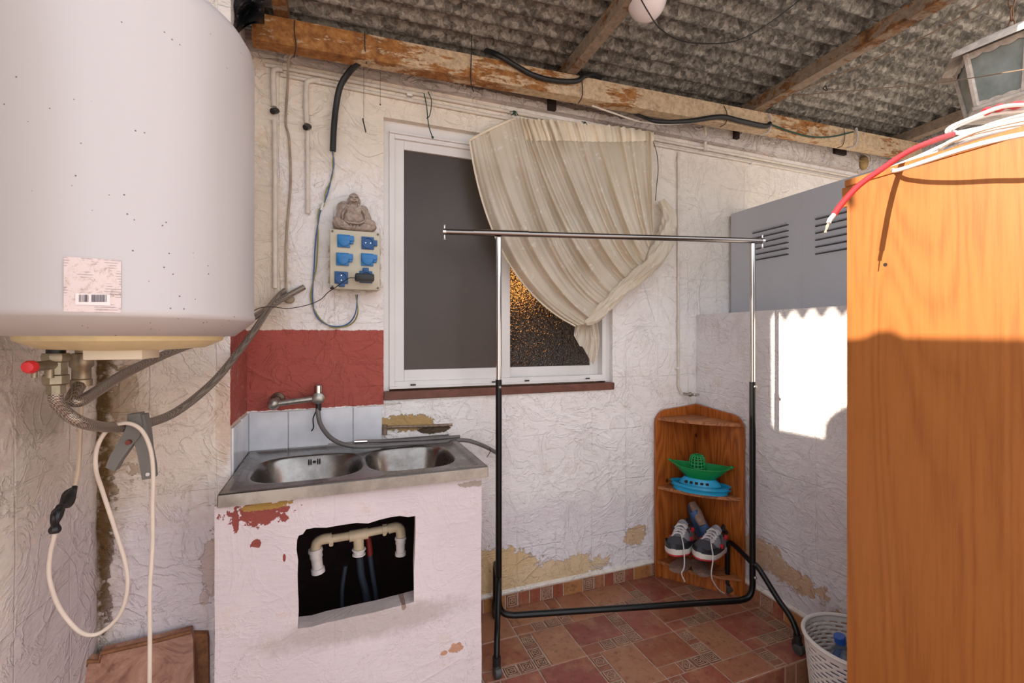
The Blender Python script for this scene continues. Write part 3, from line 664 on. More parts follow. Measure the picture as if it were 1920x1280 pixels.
hole = [(557, 1012), (560, 1004), (568, 1001), (574, 992), (590, 989), (612, 989), (640, 984), (668, 980), (690, 981), (712, 974), (733, 969), (750, 967), (765, 969), (779, 967), (779, 1000), (778, 1030), (776, 1070), (776, 1102), (755, 1108), (735, 1113), (705, 1121), (670, 1128), (640, 1135), (612, 1141), (585, 1149), (558, 1152), (560, 1120), (558, 1080), (559, 1050), (556, 1030)]
H = [PY(x, y+(26 if y > 1101 else 0), byF) for x, y in hole]; H2 = []
for (x, y), p_ in zip(hole, H):
    if y > 1101: H2.append(PY(x, y+4, byF+0.075))
    else: H2.append(Vector((0.085+(p_.x-0.085)*1.06, byF+0.075, 0.56+(p_.z-0.56)*1.05)))
out = []
nO = 8
for (a, b) in (((bxL-0.004, SZ-0.036), (bxR, SZ-0.036)), ((bxR, SZ-0.036), (bxR, LOW)), ((bxR, LOW), (bxL-0.004, LOW)), ((bxL-0.004, LOW), (bxL-0.004, SZ-0.036))):
    for k in range(nO): t_ = k/nO; out.append(Vector((a[0]+(b[0]-a[0])*t_+rr.uniform(-0.0015, 0.0015), byF, a[1]+(b[1]-a[1])*t_)))
def ring_face(m, outer, inner):
    bm = bmesh.new(); eds = []
    for L_ in (outer, inner):
        vs = [bm.verts.new(p_) for p_ in L_]; eds += [bm.edges.new((vs[i], vs[(i+1) % len(vs)])) for i in range(len(vs))]
    bmesh.ops.triangle_fill(bm, edges=eds, use_beauty=True); bmesh.ops.recalc_face_normals(bm, faces=bm.faces); m.bm(bm)
m = MB(); ring_face(m, out, H); ob = [Vector((p_.x, byF+0.075, p_.z)) for p_ in out]; ring_face(m, ob, H2)
n_ = len(H); m.add(H+H2, [(i, (i+1) % n_, n_+(i+1) % n_, n_+i) for i in range(n_)])
n_ = len(out); m.add(out+ob, [(i, (i+1) % n_, n_+(i+1) % n_, n_+i) for i in range(n_)])
m.box((bxL-0.004, byF+0.075, LOW), (bxL+0.03, -0.292, SZ-0.036)); m.box((bxR-0.06, byF+0.075, LOW), (bxR, -0.002, SZ-0.036))
m.build('masonry', base_m, sink_base, smooth=False, weld=True)
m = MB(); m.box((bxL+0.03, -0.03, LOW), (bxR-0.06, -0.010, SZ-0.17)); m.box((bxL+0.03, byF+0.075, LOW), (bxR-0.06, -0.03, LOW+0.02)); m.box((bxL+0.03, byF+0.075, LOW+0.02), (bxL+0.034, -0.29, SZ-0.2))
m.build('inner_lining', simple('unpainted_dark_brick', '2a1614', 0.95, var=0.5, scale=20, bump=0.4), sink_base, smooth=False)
# steel top with two bowls, as one pressed sheet
steel = NT('brushed_stainless', 0.27, 1.0, '8c8a87'); sv = steel.noise(30, 4, 0.6, vec=steel.mapping((0.1, 1.6, 1))); sw_ = steel.noise(7, 6, 0.7)
steel.set('Base Color', steel.ramp(sw_, [(0.3, '706b66'), (0.6, '8f8b87')])); steel.set('Roughness', steel.ramp(sw_, [(0.3, 0.36), (0.7, 0.20)])); steel.bump(sv, 0.08, 0.001)
sink = thing('double_sink', 'stainless steel sink top with two bowls on the plastered base', 'sink', (0.08, -0.25, 0.62))
sx0, sx1, sy0, sy1 = XP+0.012, 0.468, -0.515, -0.012
bl = []
for (x0, x1, yb, yf) in ((455, 668, 842, 906), (685, 864, 826, 881)):
    ym = (yb+yf)/2
    l_ = PZ(x0, ym, SZ-0.008); r_ = PZ(x1, ym, SZ-0.008)
    bl.append((l_.x, r_.x))
bowls = [(-0.235, 0.085), (0.110, 0.395)]
def sink_h(x, y):
    z = 0.0; e = min(x-sx0, sx1-x, y-sy0, sy1-y)
    z -= 0.006*min(1, max(0, (e-0.022)/0.012))
    for i, (a, b) in enumerate(bowls):
        cx_, cy_ = (a+b)/2, -0.285; rx, ry = (b-a)/2, 0.150
        d = (abs((x-cx_)/rx)**3.4+abs((y-cy_)/ry)**3.0)**(1/3.2)
        if d < 1.06:
            t_ = min(1, max(0, (1.06-d)/0.40)); s_ = t_*t_*(3-2*t_); z -= 0.135*s_**0.8
    return z
m = MB(); NX, NY = 230, 150
m.grid(lambda u, v: Vector((sx0+(sx1-sx0)*u, sy0+(sy1-sy0)*v, SZ+sink_h(sx0+(sx1-sx0)*u, sy0+(sy1-sy0)*v))), NX, NY)
m.build('basin_sheet', steel.m, sink, angle=85)
m = MB(); e_ = 0.0
for a, b in (((sx0, sy0), (sx1, sy0)), ((sx1, sy0), (sx1, sy1)), ((sx1, sy1), (sx0, sy1)), ((sx0, sy1), (sx0, sy0))):
    a = Vector((*a, SZ)); b = Vector((*b, SZ)); d = (b-a).normalized(); nn = Vector((d.y, -d.x, 0))
    m.prism([a, b, b+nn*0.003-Vector((0, 0, 0.003)), b+nn*0.004-Vector((0, 0, 0.036)), a+nn*0.004-Vector((0, 0, 0.036)), a+nn*0.003-Vector((0, 0, 0.003))], nn*-0.0015)
m.box((-0.02, sy1-0.002, SZ), (0.458, sy1, SZ+0.006))
m.build('rim', steel.m, sink, smooth=False)
m = MB(); cx_ = (bowls[0][0]+bowls[0][1])/2+0.01
for k, dx in enumerate((-0.018, -0.011, 0.011, 0.018)): m.box((cx_+dx-0.002, -0.155, SZ-0.034), (cx_+dx+0.002, -0.150, SZ-0.016))
m.box((cx_-0.005, -0.155, SZ-0.028), (cx_+0.005, -0.150, SZ-0.022)); m.build('overflow_slots', M['black'], sink, smooth=False)
for (a, b) in bowls:
    m = MB(); m.lathe([(0.036, -0.1395), (0.030, -0.1385), (0.026, -0.1415), (0.010, -0.1415)], ((a+b)/2, -0.285, SZ), 28); m.build('drain', M['oldchrome'], sink)
# faucet
fc = thing('wall_mixer_tap', 'limescaled chrome wall mixer tap on the red paint above the sink', 'tap', PY(555, 752, -0.03))
Yf = -0.045; a = PY(513, 757, Yf); b = PY(597, 746, Yf)
m = MB(); m.tube([a, b], 0.011, 14, smooth=False); m.ball(a, 0.021, (1, 1, 1)); m.lathe([(0.022, -0.02), (0.022, 0.012), (0.014, 0.018)], b, 20, axis='y'); m.build('body', M['oldchrome'], fc)
m = MB(); a2_ = Vector((a.x+0.01, -0.001, a.z+0.012)); m.lathe([(0.026, -0.004), (0.024, 0.006), (0.012, 0.012), (0.012, 0.04)], a2_, 20, axis='y'); m.build('wall_flange', simple('rusted_flange', '6e5a4a', 0.5, 0.6, var=0.5, scale=60), fc); m = MB(); b2_ = Vector((b.x, -0.001, b.z)); m.lathe([(0.020, -0.004), (0.018, 0.006), (0.012, 0.012), (0.012, 0.04)], b2_, 20, axis='y'); m.build('wall_flange', bpy.data.materials['rusted_flange'], fc)
m = MB(); m.lathe([(0.009, 0.014), (0.016, 0.020), (0.0165, 0.048), (0.014, 0.051), (0.012, 0.0515)], b, 24); m.build('knob', M['chrome'], fc)
m = MB(); m.tube([b+Vector((0, 0, -0.015)), b+Vector((0, 0, -0.048))], 0.010, 12, smooth=False); m.build('outlet', M['black'], fc)
hose_m = simple('grey_rubber_hose', '6a6664', 0.45, var=0.2)
m = MB(); m.tube([b+Vector((-0.003, -0.001, -0.04)), PY(601, 795, -0.06), PY(622, 822, -0.10), PY(655, 835, -0.13), PY(700, 836, -0.13), PY(760, 832, -0.12), PY(820, 829, -0.10), PY(870, 825, -0.08), PY(905, 835, -0.07), PY(938, 852, -0.05), PY(985, 872, -0.03), PY(1000, 905, -0.02)][:-2]+[PY(960, 880, -0.04), PY(964, 960, -0.04), PY(962, 1080, -0.05)][:0], 0.0085, 12, sub=8)
one(m, 'garden_hose', hose_m, 'dark grey hose curving from the tap across both sink bowls to the right', 'hose')
m = MB(); m.tube([PY(685, 827, -0.10), PY(740, 826, -0.09), PY(800, 823, -0.085), PY(862, 818, -0.075)], 0.0065, 12, sub=8)
hs = thing('garden_hose', 'thinner straight grey hose with metal ferrule lying above the sink divider', 'hose', PY(760, 826, -0.09)); m.build('tube', hose_m, hs)
m = MB(); m.tube([PY(664, 828, -0.103), PY(688, 827, -0.10)], 0.0078, 12, smooth=False); m.build('ferrule', M['chrome'], hs)
m = MB(); m.tube([PY(593, 770, -0.05), PY(587, 785, -0.05), PY(588, 800, -0.05), PY(584, 808, -0.05)], 0.0025, 6)
one(m, 'cable_tie', M['black'], 'loose black tie dangling from the tap outlet', 'tie', group=None)
m = MB(); p = PY(918, 843, -0.06); m.tube([p+Vector((-0.006, -0.012, 0.012)), p+Vector((0, -0.013, 0)), p+Vector((-0.006, -0.010, -0.014)), p+Vector((-0.012, 0, -0.03))], 0.0016, 6)
one(m, 'cable_tie', M['black'], 'black tie around the hose at the right edge of the sink', 'tie')
m = MB(); m.tube([PY(716, 803, -0.006), PY(740, 800, -0.012), PY(790, 799, -0.012), PY(848, 796, -0.006)], 0.006, 10); m.tube([PY(722, 796, -0.008), PY(721, 815, -0.012)], 0.010, 10, smooth=False)
one(m, 'wall_pipe', simple('corroded_pipe', '8d7866', 0.6, 0.3, var=0.5, scale=60), 'short corroded pipe in the broken plaster behind the right bowl', 'pipe')
# plumbing inside the hole
Yp = -0.33; Q = lambda x, y, Y=Yp: PY(x, y, Y)
dp = thing('drain_pipework', 'cream plastic drain pipes seen through the hole in the sink base', 'drain pipes', Q(665, 1010))
m = MB(); m.tube([Q(600, 1013), Q(662, 1003)], 0.0135, 14, smooth=False); m.tube([Q(680, 1000), Q(745, 987)], 0.0135, 14, smooth=False); m.build('cross_pipe', M['pvc'], dp)
for pts in ([(622, 1008), (604, 1011), (594, 1018), (592, 1030)], [(728, 991), (742, 988), (750, 992), (752, 1005)]):
    m = MB(); m.tube([Q(*p_) for p_ in pts], 0.0165, 16); m.build('elbow', M['pvc'], dp)
m = MB(); m.tube([Q(655, 1005), Q(690, 999)], 0.018, 16, smooth=False); m.tube([Q(672, 1000), Q(673, 1034)], 0.0165, 16, smooth=False); m.build('tee', M['pvc'], dp)
def trap(x, y0, y1, r, dx=0):
    a_, b_ = Q(x, y0), Q(x+dx, y1); d = b_-a_; m = MB()
    m.tube([a_+d*k for k in (0, .12, .13, .35, .36, .78, .79, .97, 1)], r, 18, smooth=False, rfun=lambda t: [1.12, 1.2, 1.0, 1.05, .92, .88, 1.08, 1.12, .9][min(8, int(round(t*8)))]); m.build('trap', M['pvcw'], dp)
trap(591, 1028, 1074, 0.019, 6); trap(751, 1006, 1041, 0.0165); trap(673, 1028, 1040, 0.019)
for x, y, w_ in ((621, 1012, 0.0175), (721, 992, 0.0175)):
    m = MB(); m.tube([Q(x-4, y+0.6), Q(x+4, y-0.6)], w_, 8, smooth=False); m.tube([Q(x, y+4), Q(x, y+11)], 0.006, 8, smooth=False); m.build('pipe_bracket', M['pvc'], dp)
bh = simple('blue_grey_conduit', '2a303c', 0.6, var=0.3, scale=120)
for pts, r_, lab in (([(674, 1040), (678, 1080), (686, 1112), (700, 1200)], 0.0125, 'thick blue-grey hose below the middle drain joint'), ([(693, 1035), (699, 1080), (704, 1112), (712, 1200)], 0.0085, 'thin blue-grey hose just right of the thick one under the sink'), ([(648, 1060), (642, 1100), (641, 1130), (640, 1200)], 0.007, 'dark hose standing left of the thick one under the sink')):
    m = MB(); m.tube([Q(x, y, -0.27) for x, y in pts], r_, 12); one(m, 'drain_hose', bh, lab, 'hose')
m = MB(); m.tube([Q(688, 1000, -0.27), Q(692, 1020, -0.27), Q(694, 1040, -0.27)], 0.010, 12)
one(m, 'red_pipe', simple('red_pvc', '7a1f18', 0.5), 'short red pipe behind the middle drain joint under the sink', 'pipe')

# ================================================================= SOCKET BOX, FIGURINE
BX0, BX1, BZ0, BZ1, BY = -0.014, 0.169, 1.402, 1.628, -0.085
box_m = simple('grey_beige_box', 'c3bba6', 0.5, var=0.1, scale=12)
sb = thing('socket_box', 'beige wall box with six blue power sockets left of the window', 'socket box', ((BX0+BX1)/2, 0, BZ0))
m = MB(); m.box((BX0+0.003, BY+0.02, BZ0+0.003), (BX1-0.003, 0, BZ1-0.003), bev=0.004)
for z in (1.44, 1.50, 1.56):
    for x in (BX0, BX1): m.lathe([(0.013, -0.006), (0.012, 0.006)], (x, -0.04, z), 14, axis='x')
for x in (0.03, 0.08, 0.13): m.lathe([(0.013, BZ0-0.004), (0.013, BZ0+0.006)], (x, -0.04, 0), 14)
m.build('housing', box_m, sb, smooth=False)
m = MB(); m.box((BX0, BY, BZ0), (BX1, BY+0.018, BZ1), bev=0.005); m.build('front_cover', box_m, sb)
for x in (BX0+0.009, BX1-0.009):
    for z in (BZ0+0.009, BZ1-0.009): m = MB(); m.lathe([(0.004, -0.001), (0.004, 0.003)], (x, BY, z), 12, axis='y'); m.build('screw', simple('screw_hole', '5c5348', 0.5) if 'screw_hole' not in bpy.data.materials else bpy.data.materials['screw_hole'], sb)
M['sock'] = simple('blue_socket_plastic', '1c72b0', 0.4); M['sockd'] = simple('blue_socket_inside', '1d5288', 0.5)
def socket(px, py, open_, rot=0.0):
    c_ = PY(px, py, BY); c_.y = BY; R = RY(rot)
    def b(m, x0, z0, x1, z1, y0, y1, bev=0.002): m.box((c_.x+x0, BY+y0, c_.z+z0), (c_.x+x1, BY+y1, c_.z+z1), rot=R, piv=c_, bev=bev)
    m = MB(); b(m, -0.024, -0.024, 0.022, 0.024, -0.007, 0.002); 
    b(m, 0.020, -0.010, 0.034, 0.012, -0.012, 0.001)
    s_ = m.build('socket', M['sockd'] if open_ else M['sock'], sb)
    if open_:
        m = MB(); ring = [(0.0215, 0.0065), (0.0215, 0.013), (0.018, 0.013), (0.0175, 0.0075), (0.0004, 0.0075)]; m.lathe(ring, c_, 24, axis='y', cap=False); 
        for v in m.v: pass
        m.build('socket_well', M['sockd'], s_)
        m = MB()
        for dx in (-0.009, 0.009): m.lathe([(0.0022, 0.0076), (0.0022, 0.0085)], c_+R @ Vector((dx, 0, 0)), 8, axis='y')
        m.build('contact', M['chrome'], s_)
    else:
        m = MB(); m.lathe([(0.021, 0.005), (0.021, 0.014), (0.017, 0.016)], c_, 26, axis='y'); b(m, -0.023, -0.001, 0.036, 0.0195, -0.0165, -0.006, 0.003); m.build('lid', M['sock'], s_)
for px, py, op, rt in ((645, 452, 0, 0), (690, 456, 1, 0), (643, 486, 0, 0), (689, 487, 0, 0), (640, 521, 1, PI/2), (686, 519, 1, -PI/2)): socket(px, py, op, rt)
# adaptor
ad = thing('plug_adaptor', 'black plug adaptor with thin lead in the bottom right blue socket', 'adaptor', PY(682, 522, -0.12))
p0 = PY(665, 521, -0.10); p1 = PY(699, 522, -0.10)
m = MB(); m.box((p0.x, -0.150, p0.z-0.014), (p1.x+0.002, -0.101, p0.z+0.013), bev=0.005); m.lathe([(0.013, 0.0), (0.013, 0.012)], ((p0.x+p1.x)/2, -0.090, p0.z), 14, axis='y'); m.build('body', M['black'], ad)
m = MB(); m.tube([PY(668, 521, -0.13), PY(655, 521, -0.13), PY(645, 527, -0.128), PY(630, 538, -0.115), PY(615, 548, -0.09), PY(600, 562, -0.06), PY(575, 572, -0.04), PY(540, 578, -0.06), PY(510, 575, -0.14), PY(488, 577, -0.2), PY(470, 586, -0.28)], 0.0016, 6)
m.ball(PY(623, 540, -0.108), 0.006, (1.3, 1, 0.8)); m.build('lead', M['black'], ad)
# figurine: one continuous carved surface
stone = NT('weathered_stone', 0.8, 0, 'a39388'); sn = stone.noise(55, 5, 0.7)
stone.set('Base Color', stone.ramp(sn, [(0.3, '7d6a60'), (0.55, 'ab9a8e'), (0.8, 'c2b3a7')])); stone.bump(sn, 0.5, 0.002)
fb = Vector((0.073, -0.048, BZ1))
m = MB(); S = lambda x, y, z, r, sc=(1, 1, 1), R=None: m.ball(fb+Vector((x, y, z)), r, sc, R, 20, 14)
S(0, 0, 0.014, 0.03, (2.3, 1.15, 0.48)); S(-0.045, -0.008, 0.024, 0.030, (1.15, 0.95, 0.72), RY(0.25)); S(0.048, -0.006, 0.022, 0.030, (1.25, 0.95, 0.70), RY(-0.1))
S(-0.02, -0.026, 0.011, 0.018, (1.9, 0.8, 0.55), RZ(0.2)); S(0.022, -0.026, 0.011, 0.018, (1.9, 0.8, 0.55), RZ(-0.2))
S(0, -0.011, 0.052, 0.036, (1.08, 0.88, 0.84)); S(-0.014, -0.024, 0.080, 0.014, (1, 0.6, 0.9)); S(0.014, -0.024, 0.080, 0.014, (1, 0.6, 0.9)); S(0, -0.002, 0.080, 0.030, (1.15, 0.72, 0.85)); S(0, 0.006, 0.070, 0.036, (1.35, 0.6, 1.15))
S(-0.036, 0.0, 0.090, 0.017, (1.1, 0.95, 1.25), RY(0.4)); S(0.036, 0.0, 0.088, 0.017, (1.1, 0.95, 1.25), RY(-0.4))
S(-0.050, -0.006, 0.066, 0.013, (1, 1, 1.9), RY(0.45)); S(0.050, -0.004, 0.064, 0.0135, (1, 1, 1.9), RY(-0.35))
S(-0.062, -0.020, 0.044, 0.011, (1.3, 1.2, 0.9)); S(0.050, -0.026, 0.040, 0.014, (1.2, 1.0, 1.0)); S(0.060, -0.020, 0.034, 0.016, (1.3, 1.0, 1.0))
S(-0.035, 0.014, 0.092, 0.030, (0.95, 0.55, 1.0)); S(-0.010, 0.018, 0.02, 0.03, (2.2, 0.6, 0.8))
S(0, -0.003, 0.108, 0.016, (1, 0.9, 0.8)); S(0, -0.004, 0.128, 0.0225, (0.93, 0.95, 1.05)); S(0, -0.010, 0.118, 0.018, (1.05, 0.9, 0.75))
S(-0.022, -0.001, 0.120, 0.007, (0.5, 0.8, 1.7)); S(0.022, -0.001, 0.120, 0.007, (0.5, 0.8, 1.7))
S(0, -0.028, 0.124, 0.0045, (1.2, 1, 0.9)); S(-0.010, -0.0235, 0.120, 0.0065); S(0.010, -0.0235, 0.120, 0.0065); S(-0.009, -0.0235, 0.1345, 0.005, (1.5, 0.7, 0.6)); S(0.009, -0.0235, 0.1345, 0.005, (1.5, 0.7, 0.6))
for k in range(9): a_ = PI+PI*k/8; S(0.021*math.cos(a_), -0.028, 0.096+0.010*math.sin(a_), 0.0045)
for k in range(7):
    a_ = -0.9+k*0.3; m.tube([fb+Vector((0.035*k/3-0.04, -0.044, 0.006)), fb+Vector((0.035*k/3-0.035, -0.040, 0.016)), fb+Vector((0.04*k/3-0.04, -0.030, 0.026))], 0.0022, 6)
for sx_ in (-1, 1): m.tube([fb+Vector((sx_*0.016, -0.024, 0.100)), fb+Vector((sx_*0.032, -0.028, 0.082)), fb+Vector((sx_*0.041, -0.026, 0.062)), fb+Vector((sx_*0.042, -0.026, 0.044))], 0.0042, 6)
m.tube([fb+Vector((-0.036, -0.030, 0.040)), fb+Vector((-0.018, -0.039, 0.029)), fb+Vector((0.018, -0.039, 0.029)), fb+Vector((0.036, -0.030, 0.040))], 0.0036, 6)
S(0, -0.040, 0.052, 0.003)
fig = one(m, 'buddha_figurine', stone.m, 'grey stone laughing seated figurine on top of the socket box', 'figurine', smooth=True)
rm = fig.modifiers.new('r', 'REMESH'); rm.mode = 'VOXEL'; rm.voxel_size = 0.0012; rm.use_smooth_shade = True
smo = fig.modifiers.new('s', 'SMOOTH'); smo.iterations = 1
m = MB()
for sx_ in (-1, 1): m.tube([fb+Vector((sx_*0.013, -0.0262, 0.129)), fb+Vector((sx_*0.009, -0.0285, 0.131)), fb+Vector((sx_*0.005, -0.0265, 0.129))], 0.0010, 5)
m.tube([fb+Vector((-0.009, -0.0275, 0.1135)), fb+Vector((0, -0.0290, 0.1105)), fb+Vector((0.009, -0.0275, 0.1135))], 0.0015, 6)
fo = m.build('eyes_and_mouth', simple('dark_stone_crease', '4d3d36', 0.9), fig)
fo.location = (0, 0, 0)
for v in fo.data.vertices: pass

# ================================================================= CABLES AND PIPES ON THE WALL
paint_p = simple('painted_conduit', 'd5ccc0', 0.6, var=0.15, scale=30, bump=0.2)
def pipe_on_wall(pts, r, label, name='conduit', mat=paint_p, cat='pipe', sm=False, group=None, sub=6):
    m = MB(); m.tube([PY(p_[0], p_[1], p_[2] if len(p_) > 2 else -r-0.001) for p_ in pts], r, 10, smooth=sm, sub=sub)
    return one(m, name, mat, label, cat, group)
pipe_on_wall([(497, 121), (524, 126), (900, 199), (1300, 275), (1610, 334)], 0.008, 'upper painted conduit running the whole wall above the window')
pipe_on_wall([(526, 140), (900, 213), (1200, 266), (1420, 306), (1610, 342)], 0.007, 'lower painted conduit running the whole wall above the window')
pipe_on_wall([(514, 200), (512, 140), (518, 130), (530, 131)], 0.0095, 'short painted pipe bending down at the upper left, leftmost of two', sm=True)
pipe_on_wall([(515, 225), (516, 300), (516, 540)], 0.0085, 'painted vertical pipe below the leftmost black pipe end')
pipe_on_wall([(575, 232), (574, 165), (580, 152), (600, 150)], 0.0095, 'short painted pipe bending down left of the black hose', sm=True)
pipe_on_wall([(577, 246), (577, 400)], 0.008, 'painted vertical pipe between pale cable and socket wires')
for px, py, lab in ((515, 208, 'black open pipe end high on the wall, nearer the heater'), (576, 238, 'black open pipe end left of the hanging black hose')):
    m = MB(); p = PY(px, py, -0.014); m.lathe([(0.010, -0.018), (0.011, 0.016), (0.007, 0.018)], p, 14, axis='y', R=RZ(-0.4)@RX(0.5)); one(m, 'pipe_end', M['black'], lab, 'pipe')
pipe_on_wall([(1272, 285), (1272, 480), (1272, 725), (1278, 738)], 0.007, 'thin white painted pipe running down the wall to the small stopcock')
m = MB()
stop = thing('stopcock', 'small chrome stopcock on the wall above the corner shelf', 'tap', PY(1290, 738, -0.03)); p = PY(1283, 738, -0.012)
m.tube([p, p+Vector((0.0, -0.03, 0)), p+Vector((0.045, -0.03, -0.003))], 0.0075, 12, smooth=False); m.ball(p+Vector((0.012, -0.03, 0)), 0.012); m.build('body', M['oldchrome'], stop)
m = MB(); m.tube([p+Vector((0.02, -0.035, 0)), p+Vector((0.022, -0.062, 0.002))], 0.0045, 8, smooth=False); m.box(p+Vector((0.006, -0.068, -0.006)), p+Vector((0.040, -0.060, 0.008)), bev=0.003); m.build('handle', M['chrome'], stop)
for px, py in ((1270, 690), (1410, 306), (768, 178)):
    m = MB(); p = PY(px, py, -0.009); m.box(p+Vector((-0.011, -0.008, -0.006)), p+Vector((0.011, 0.009, 0.006)), bev=0.002)
    one(m, 'pipe_clip', M['white'], {1270: 'white clip low on the thin vertical pipe right of the curtain', 1410: 'pale clip on the conduits right of the curtain', 768: 'pale clip on the conduits above the left window sash'}[px], 'clip')
m = MB(); m.tube([PY(1322, 236, -0.045), PY(1322, 262, -0.02), PY(1322, 283, -0.015)], 0.009, 8, smooth=False); one(m, 'conduit', paint_p, 'stub of vertical conduit between beam and wall conduits right of the curtain', 'pipe')
pipe_on_wall([(549, 98, -0.12), (541, 115, -0.08), (539, 165, -0.012), (536, 230, -0.006), (542, 260, -0.006), (545, 340, -0.006), (538, 430, -0.006), (536, 500, -0.006), (537, 548, -0.010)], 0.0042, 'pale cable hanging from the beam down to the mortar plug', 'cable', simple('dirty_cream_cable', 'a3917c', 0.6, var=0.3), 'cable', sm=True)
m = MB(); m.tube([PY(*p_) for p_ in ((672, 118, -0.13), (655, 135, -0.08), (638, 162, -0.05), (630, 200, -0.03), (626, 240, -0.03), (624, 283, -0.03))], 0.0115, 14)
one(m, 'conduit_hose', simple('black_corrugated', '1b1c1d', 0.5, var=0.3), 'short thick black hose hanging from the beam with wires coming out', 'hose')
loop = [(600, 398), (592, 450), (589, 500), (586, 556), (592, 590), (612, 608), (635, 612), (655, 605), (667, 585), (670, 552)]
for dx, mt, lab in ((0, 'wire_b', 'blue wire running from the black hose in a loop to the socket box'), (4, 'wire_g', 'yellow-green wire running from the black hose in a loop to the socket box')):
    m = MB(); top = [(622+dx, 280, -0.03), (626-dx*0.6, 305, -0.02), (622+dx*0.4, 330, -0.012), (615-dx, 360, -0.012), (606+dx*0.3, 385, -0.012)]
    m.tube([PY(x, y, Y) for x, y, Y in top]+[PY(x+(dx if i % 3 else -dx*0.8), y+(2 if dx and 3 < i < 8 else 0), -0.012 if i < 8 else -0.04) for i, (x, y) in enumerate(loop)], 0.0026, 8); one(m, 'wire', M[mt], lab, 'wire')
m = MB(); m.tube([PY(606, 380, -0.012), PY(602, 394, -0.012)], 0.005, 8, smooth=False); one(m, 'tape_wrap', M['white'], 'white tape around the blue and yellow-green wires', 'tape')
# black hose along the beam
blk = bpy.data.materials['black_corrugated']
m = MB(); m.tube([PY(*p_) for p_ in ((905, 92, -0.10), (935, 104, -0.185), (965, 122, -0.185), (1000, 141, -0.185), (1040, 151, -0.185), (1080, 152, -0.185), (1095, 143, -0.185), (1110, 140, -0.16), (1125, 146, -0.10))], 0.0105, 12)
one(m, 'conduit_hose', blk, 'black hose draped over the beam face below the globe lamp', 'hose')
m = MB(); m.tube([PY(*p_) for p_ in ((1185, 210, -0.10), (1205, 219, -0.13), (1235, 228, -0.18), (1290, 227, -0.185), (1350, 219, -0.185), (1385, 226, -0.185), (1432, 236, -0.185), (1444, 232, -0.185))], 0.0105, 12, rfun=lambda t: 0.55+0.6*min(1, t*2))
one(m, 'conduit_hose', blk, 'black hose lying along the lower beam edge right of the curtain', 'hose')
m = MB(); m.tube([PY(*p_) for p_ in ((1445, 233, -0.182), (1480, 246, -0.18), (1520, 256, -0.18), (1560, 256, -0.18), (1600, 247, -0.18))], 0.004, 8)
one(m, 'cable', M['twine'], 'thin dark cable sagging between the two white tape bands on the beam', 'cable')
for px, py, lab in ((1441, 236, 'white tape band on the beam at the black hose end'), (1603, 262, 'white tape band on the beam near its right end')):
    m = MB(); a_ = PY(px+2, py-22, -0.176); b_ = PY(px, py+10, -0.176); m.tube([a_, (a_+b_)/2+Vector((0.004, -0.008, 0)), b_, b_+Vector((-0.02, 0.03, -0.012))], 0.007, 8, flat=0.35); one(m, 'tape_band', M['white'], lab, 'tape')
m = MB(); m.tube([PY(*p_) for p_ in ((1110, 198, -0.13), (1150, 212, -0.12), (1200, 228, -0.10), (1250, 233, -0.1), (1300, 230, -0.12))], 0.004, 8); one(m, 'cable', paint_p, 'cream cable sagging behind the beam above the curtain', 'cable')
ties = [([(552, 38), (552, 60), (555, 85), (551, 108)], 'dark wire tied round the left beam end'), ([(684, 60), (684, 85), (687, 120)], 'thin wire wrapped on the beam above the black hose'), ([(886, 22), (884, 90), (883, 152), (888, 172)], 'long dark wire hanging from the roof over the beam'),
        ([(1090, 140), (1092, 165), (1091, 182), (1084, 194)], 'dark wire tied round the beam below the globe lamp'), ([(1357, 198), (1363, 212), (1361, 230), (1350, 238)], 'dark wire tied round the beam by the middle purlin'), ([(1582, 240), (1584, 255), (1580, 272), (1570, 277)], 'dark wire tied round the beam near its right end')]
for pts, lab in ties:
    m = MB(); m.tube([PY(x, y, -0.176 if i < len(pts)-1 else -0.15) for i, (x, y) in enumerate(pts)], 0.002, 6); one(m, 'tie_wire', M['steelwire'], lab, 'wire')
m = MB(); m.tube([PY(682, 122, -0.05), PY(682, 224, -0.05)], 0.0008, 5); m.tube([PY(680, 222, -0.05), PY(684, 240, -0.05), PY(686, 248, -0.05)], 0.0025, 5); one(m, 'hanging_thread', M['steelwire'], 'thin thread with a small twisted end left of the window, longer one', 'thread')
m = MB(); m.tube([PY(713, 130, -0.05), PY(713, 195, -0.05)], 0.0008, 5); m.ball(PY(713, 196, -0.05), 0.003); one(m, 'hanging_thread', M['steelwire'], 'thin thread with a tiny knot left of the window, shorter one', 'thread')
m = MB(); m.tube([PY(*p_, -0.03) for p_ in ((795, 175), (800, 200), (802, 222), (805, 240), (812, 260))], 0.0022, 6); m.tube([PY(*p_, -0.032) for p_ in ((803, 172), (809, 190), (806, 215), (800, 222))], 0.002, 6); m.ball(PY(811, 257, -0.03), 0.005)
one(m, 'green_twine', M['twine'], 'dark green twine hanging from the conduit above the left window sash', 'twine')

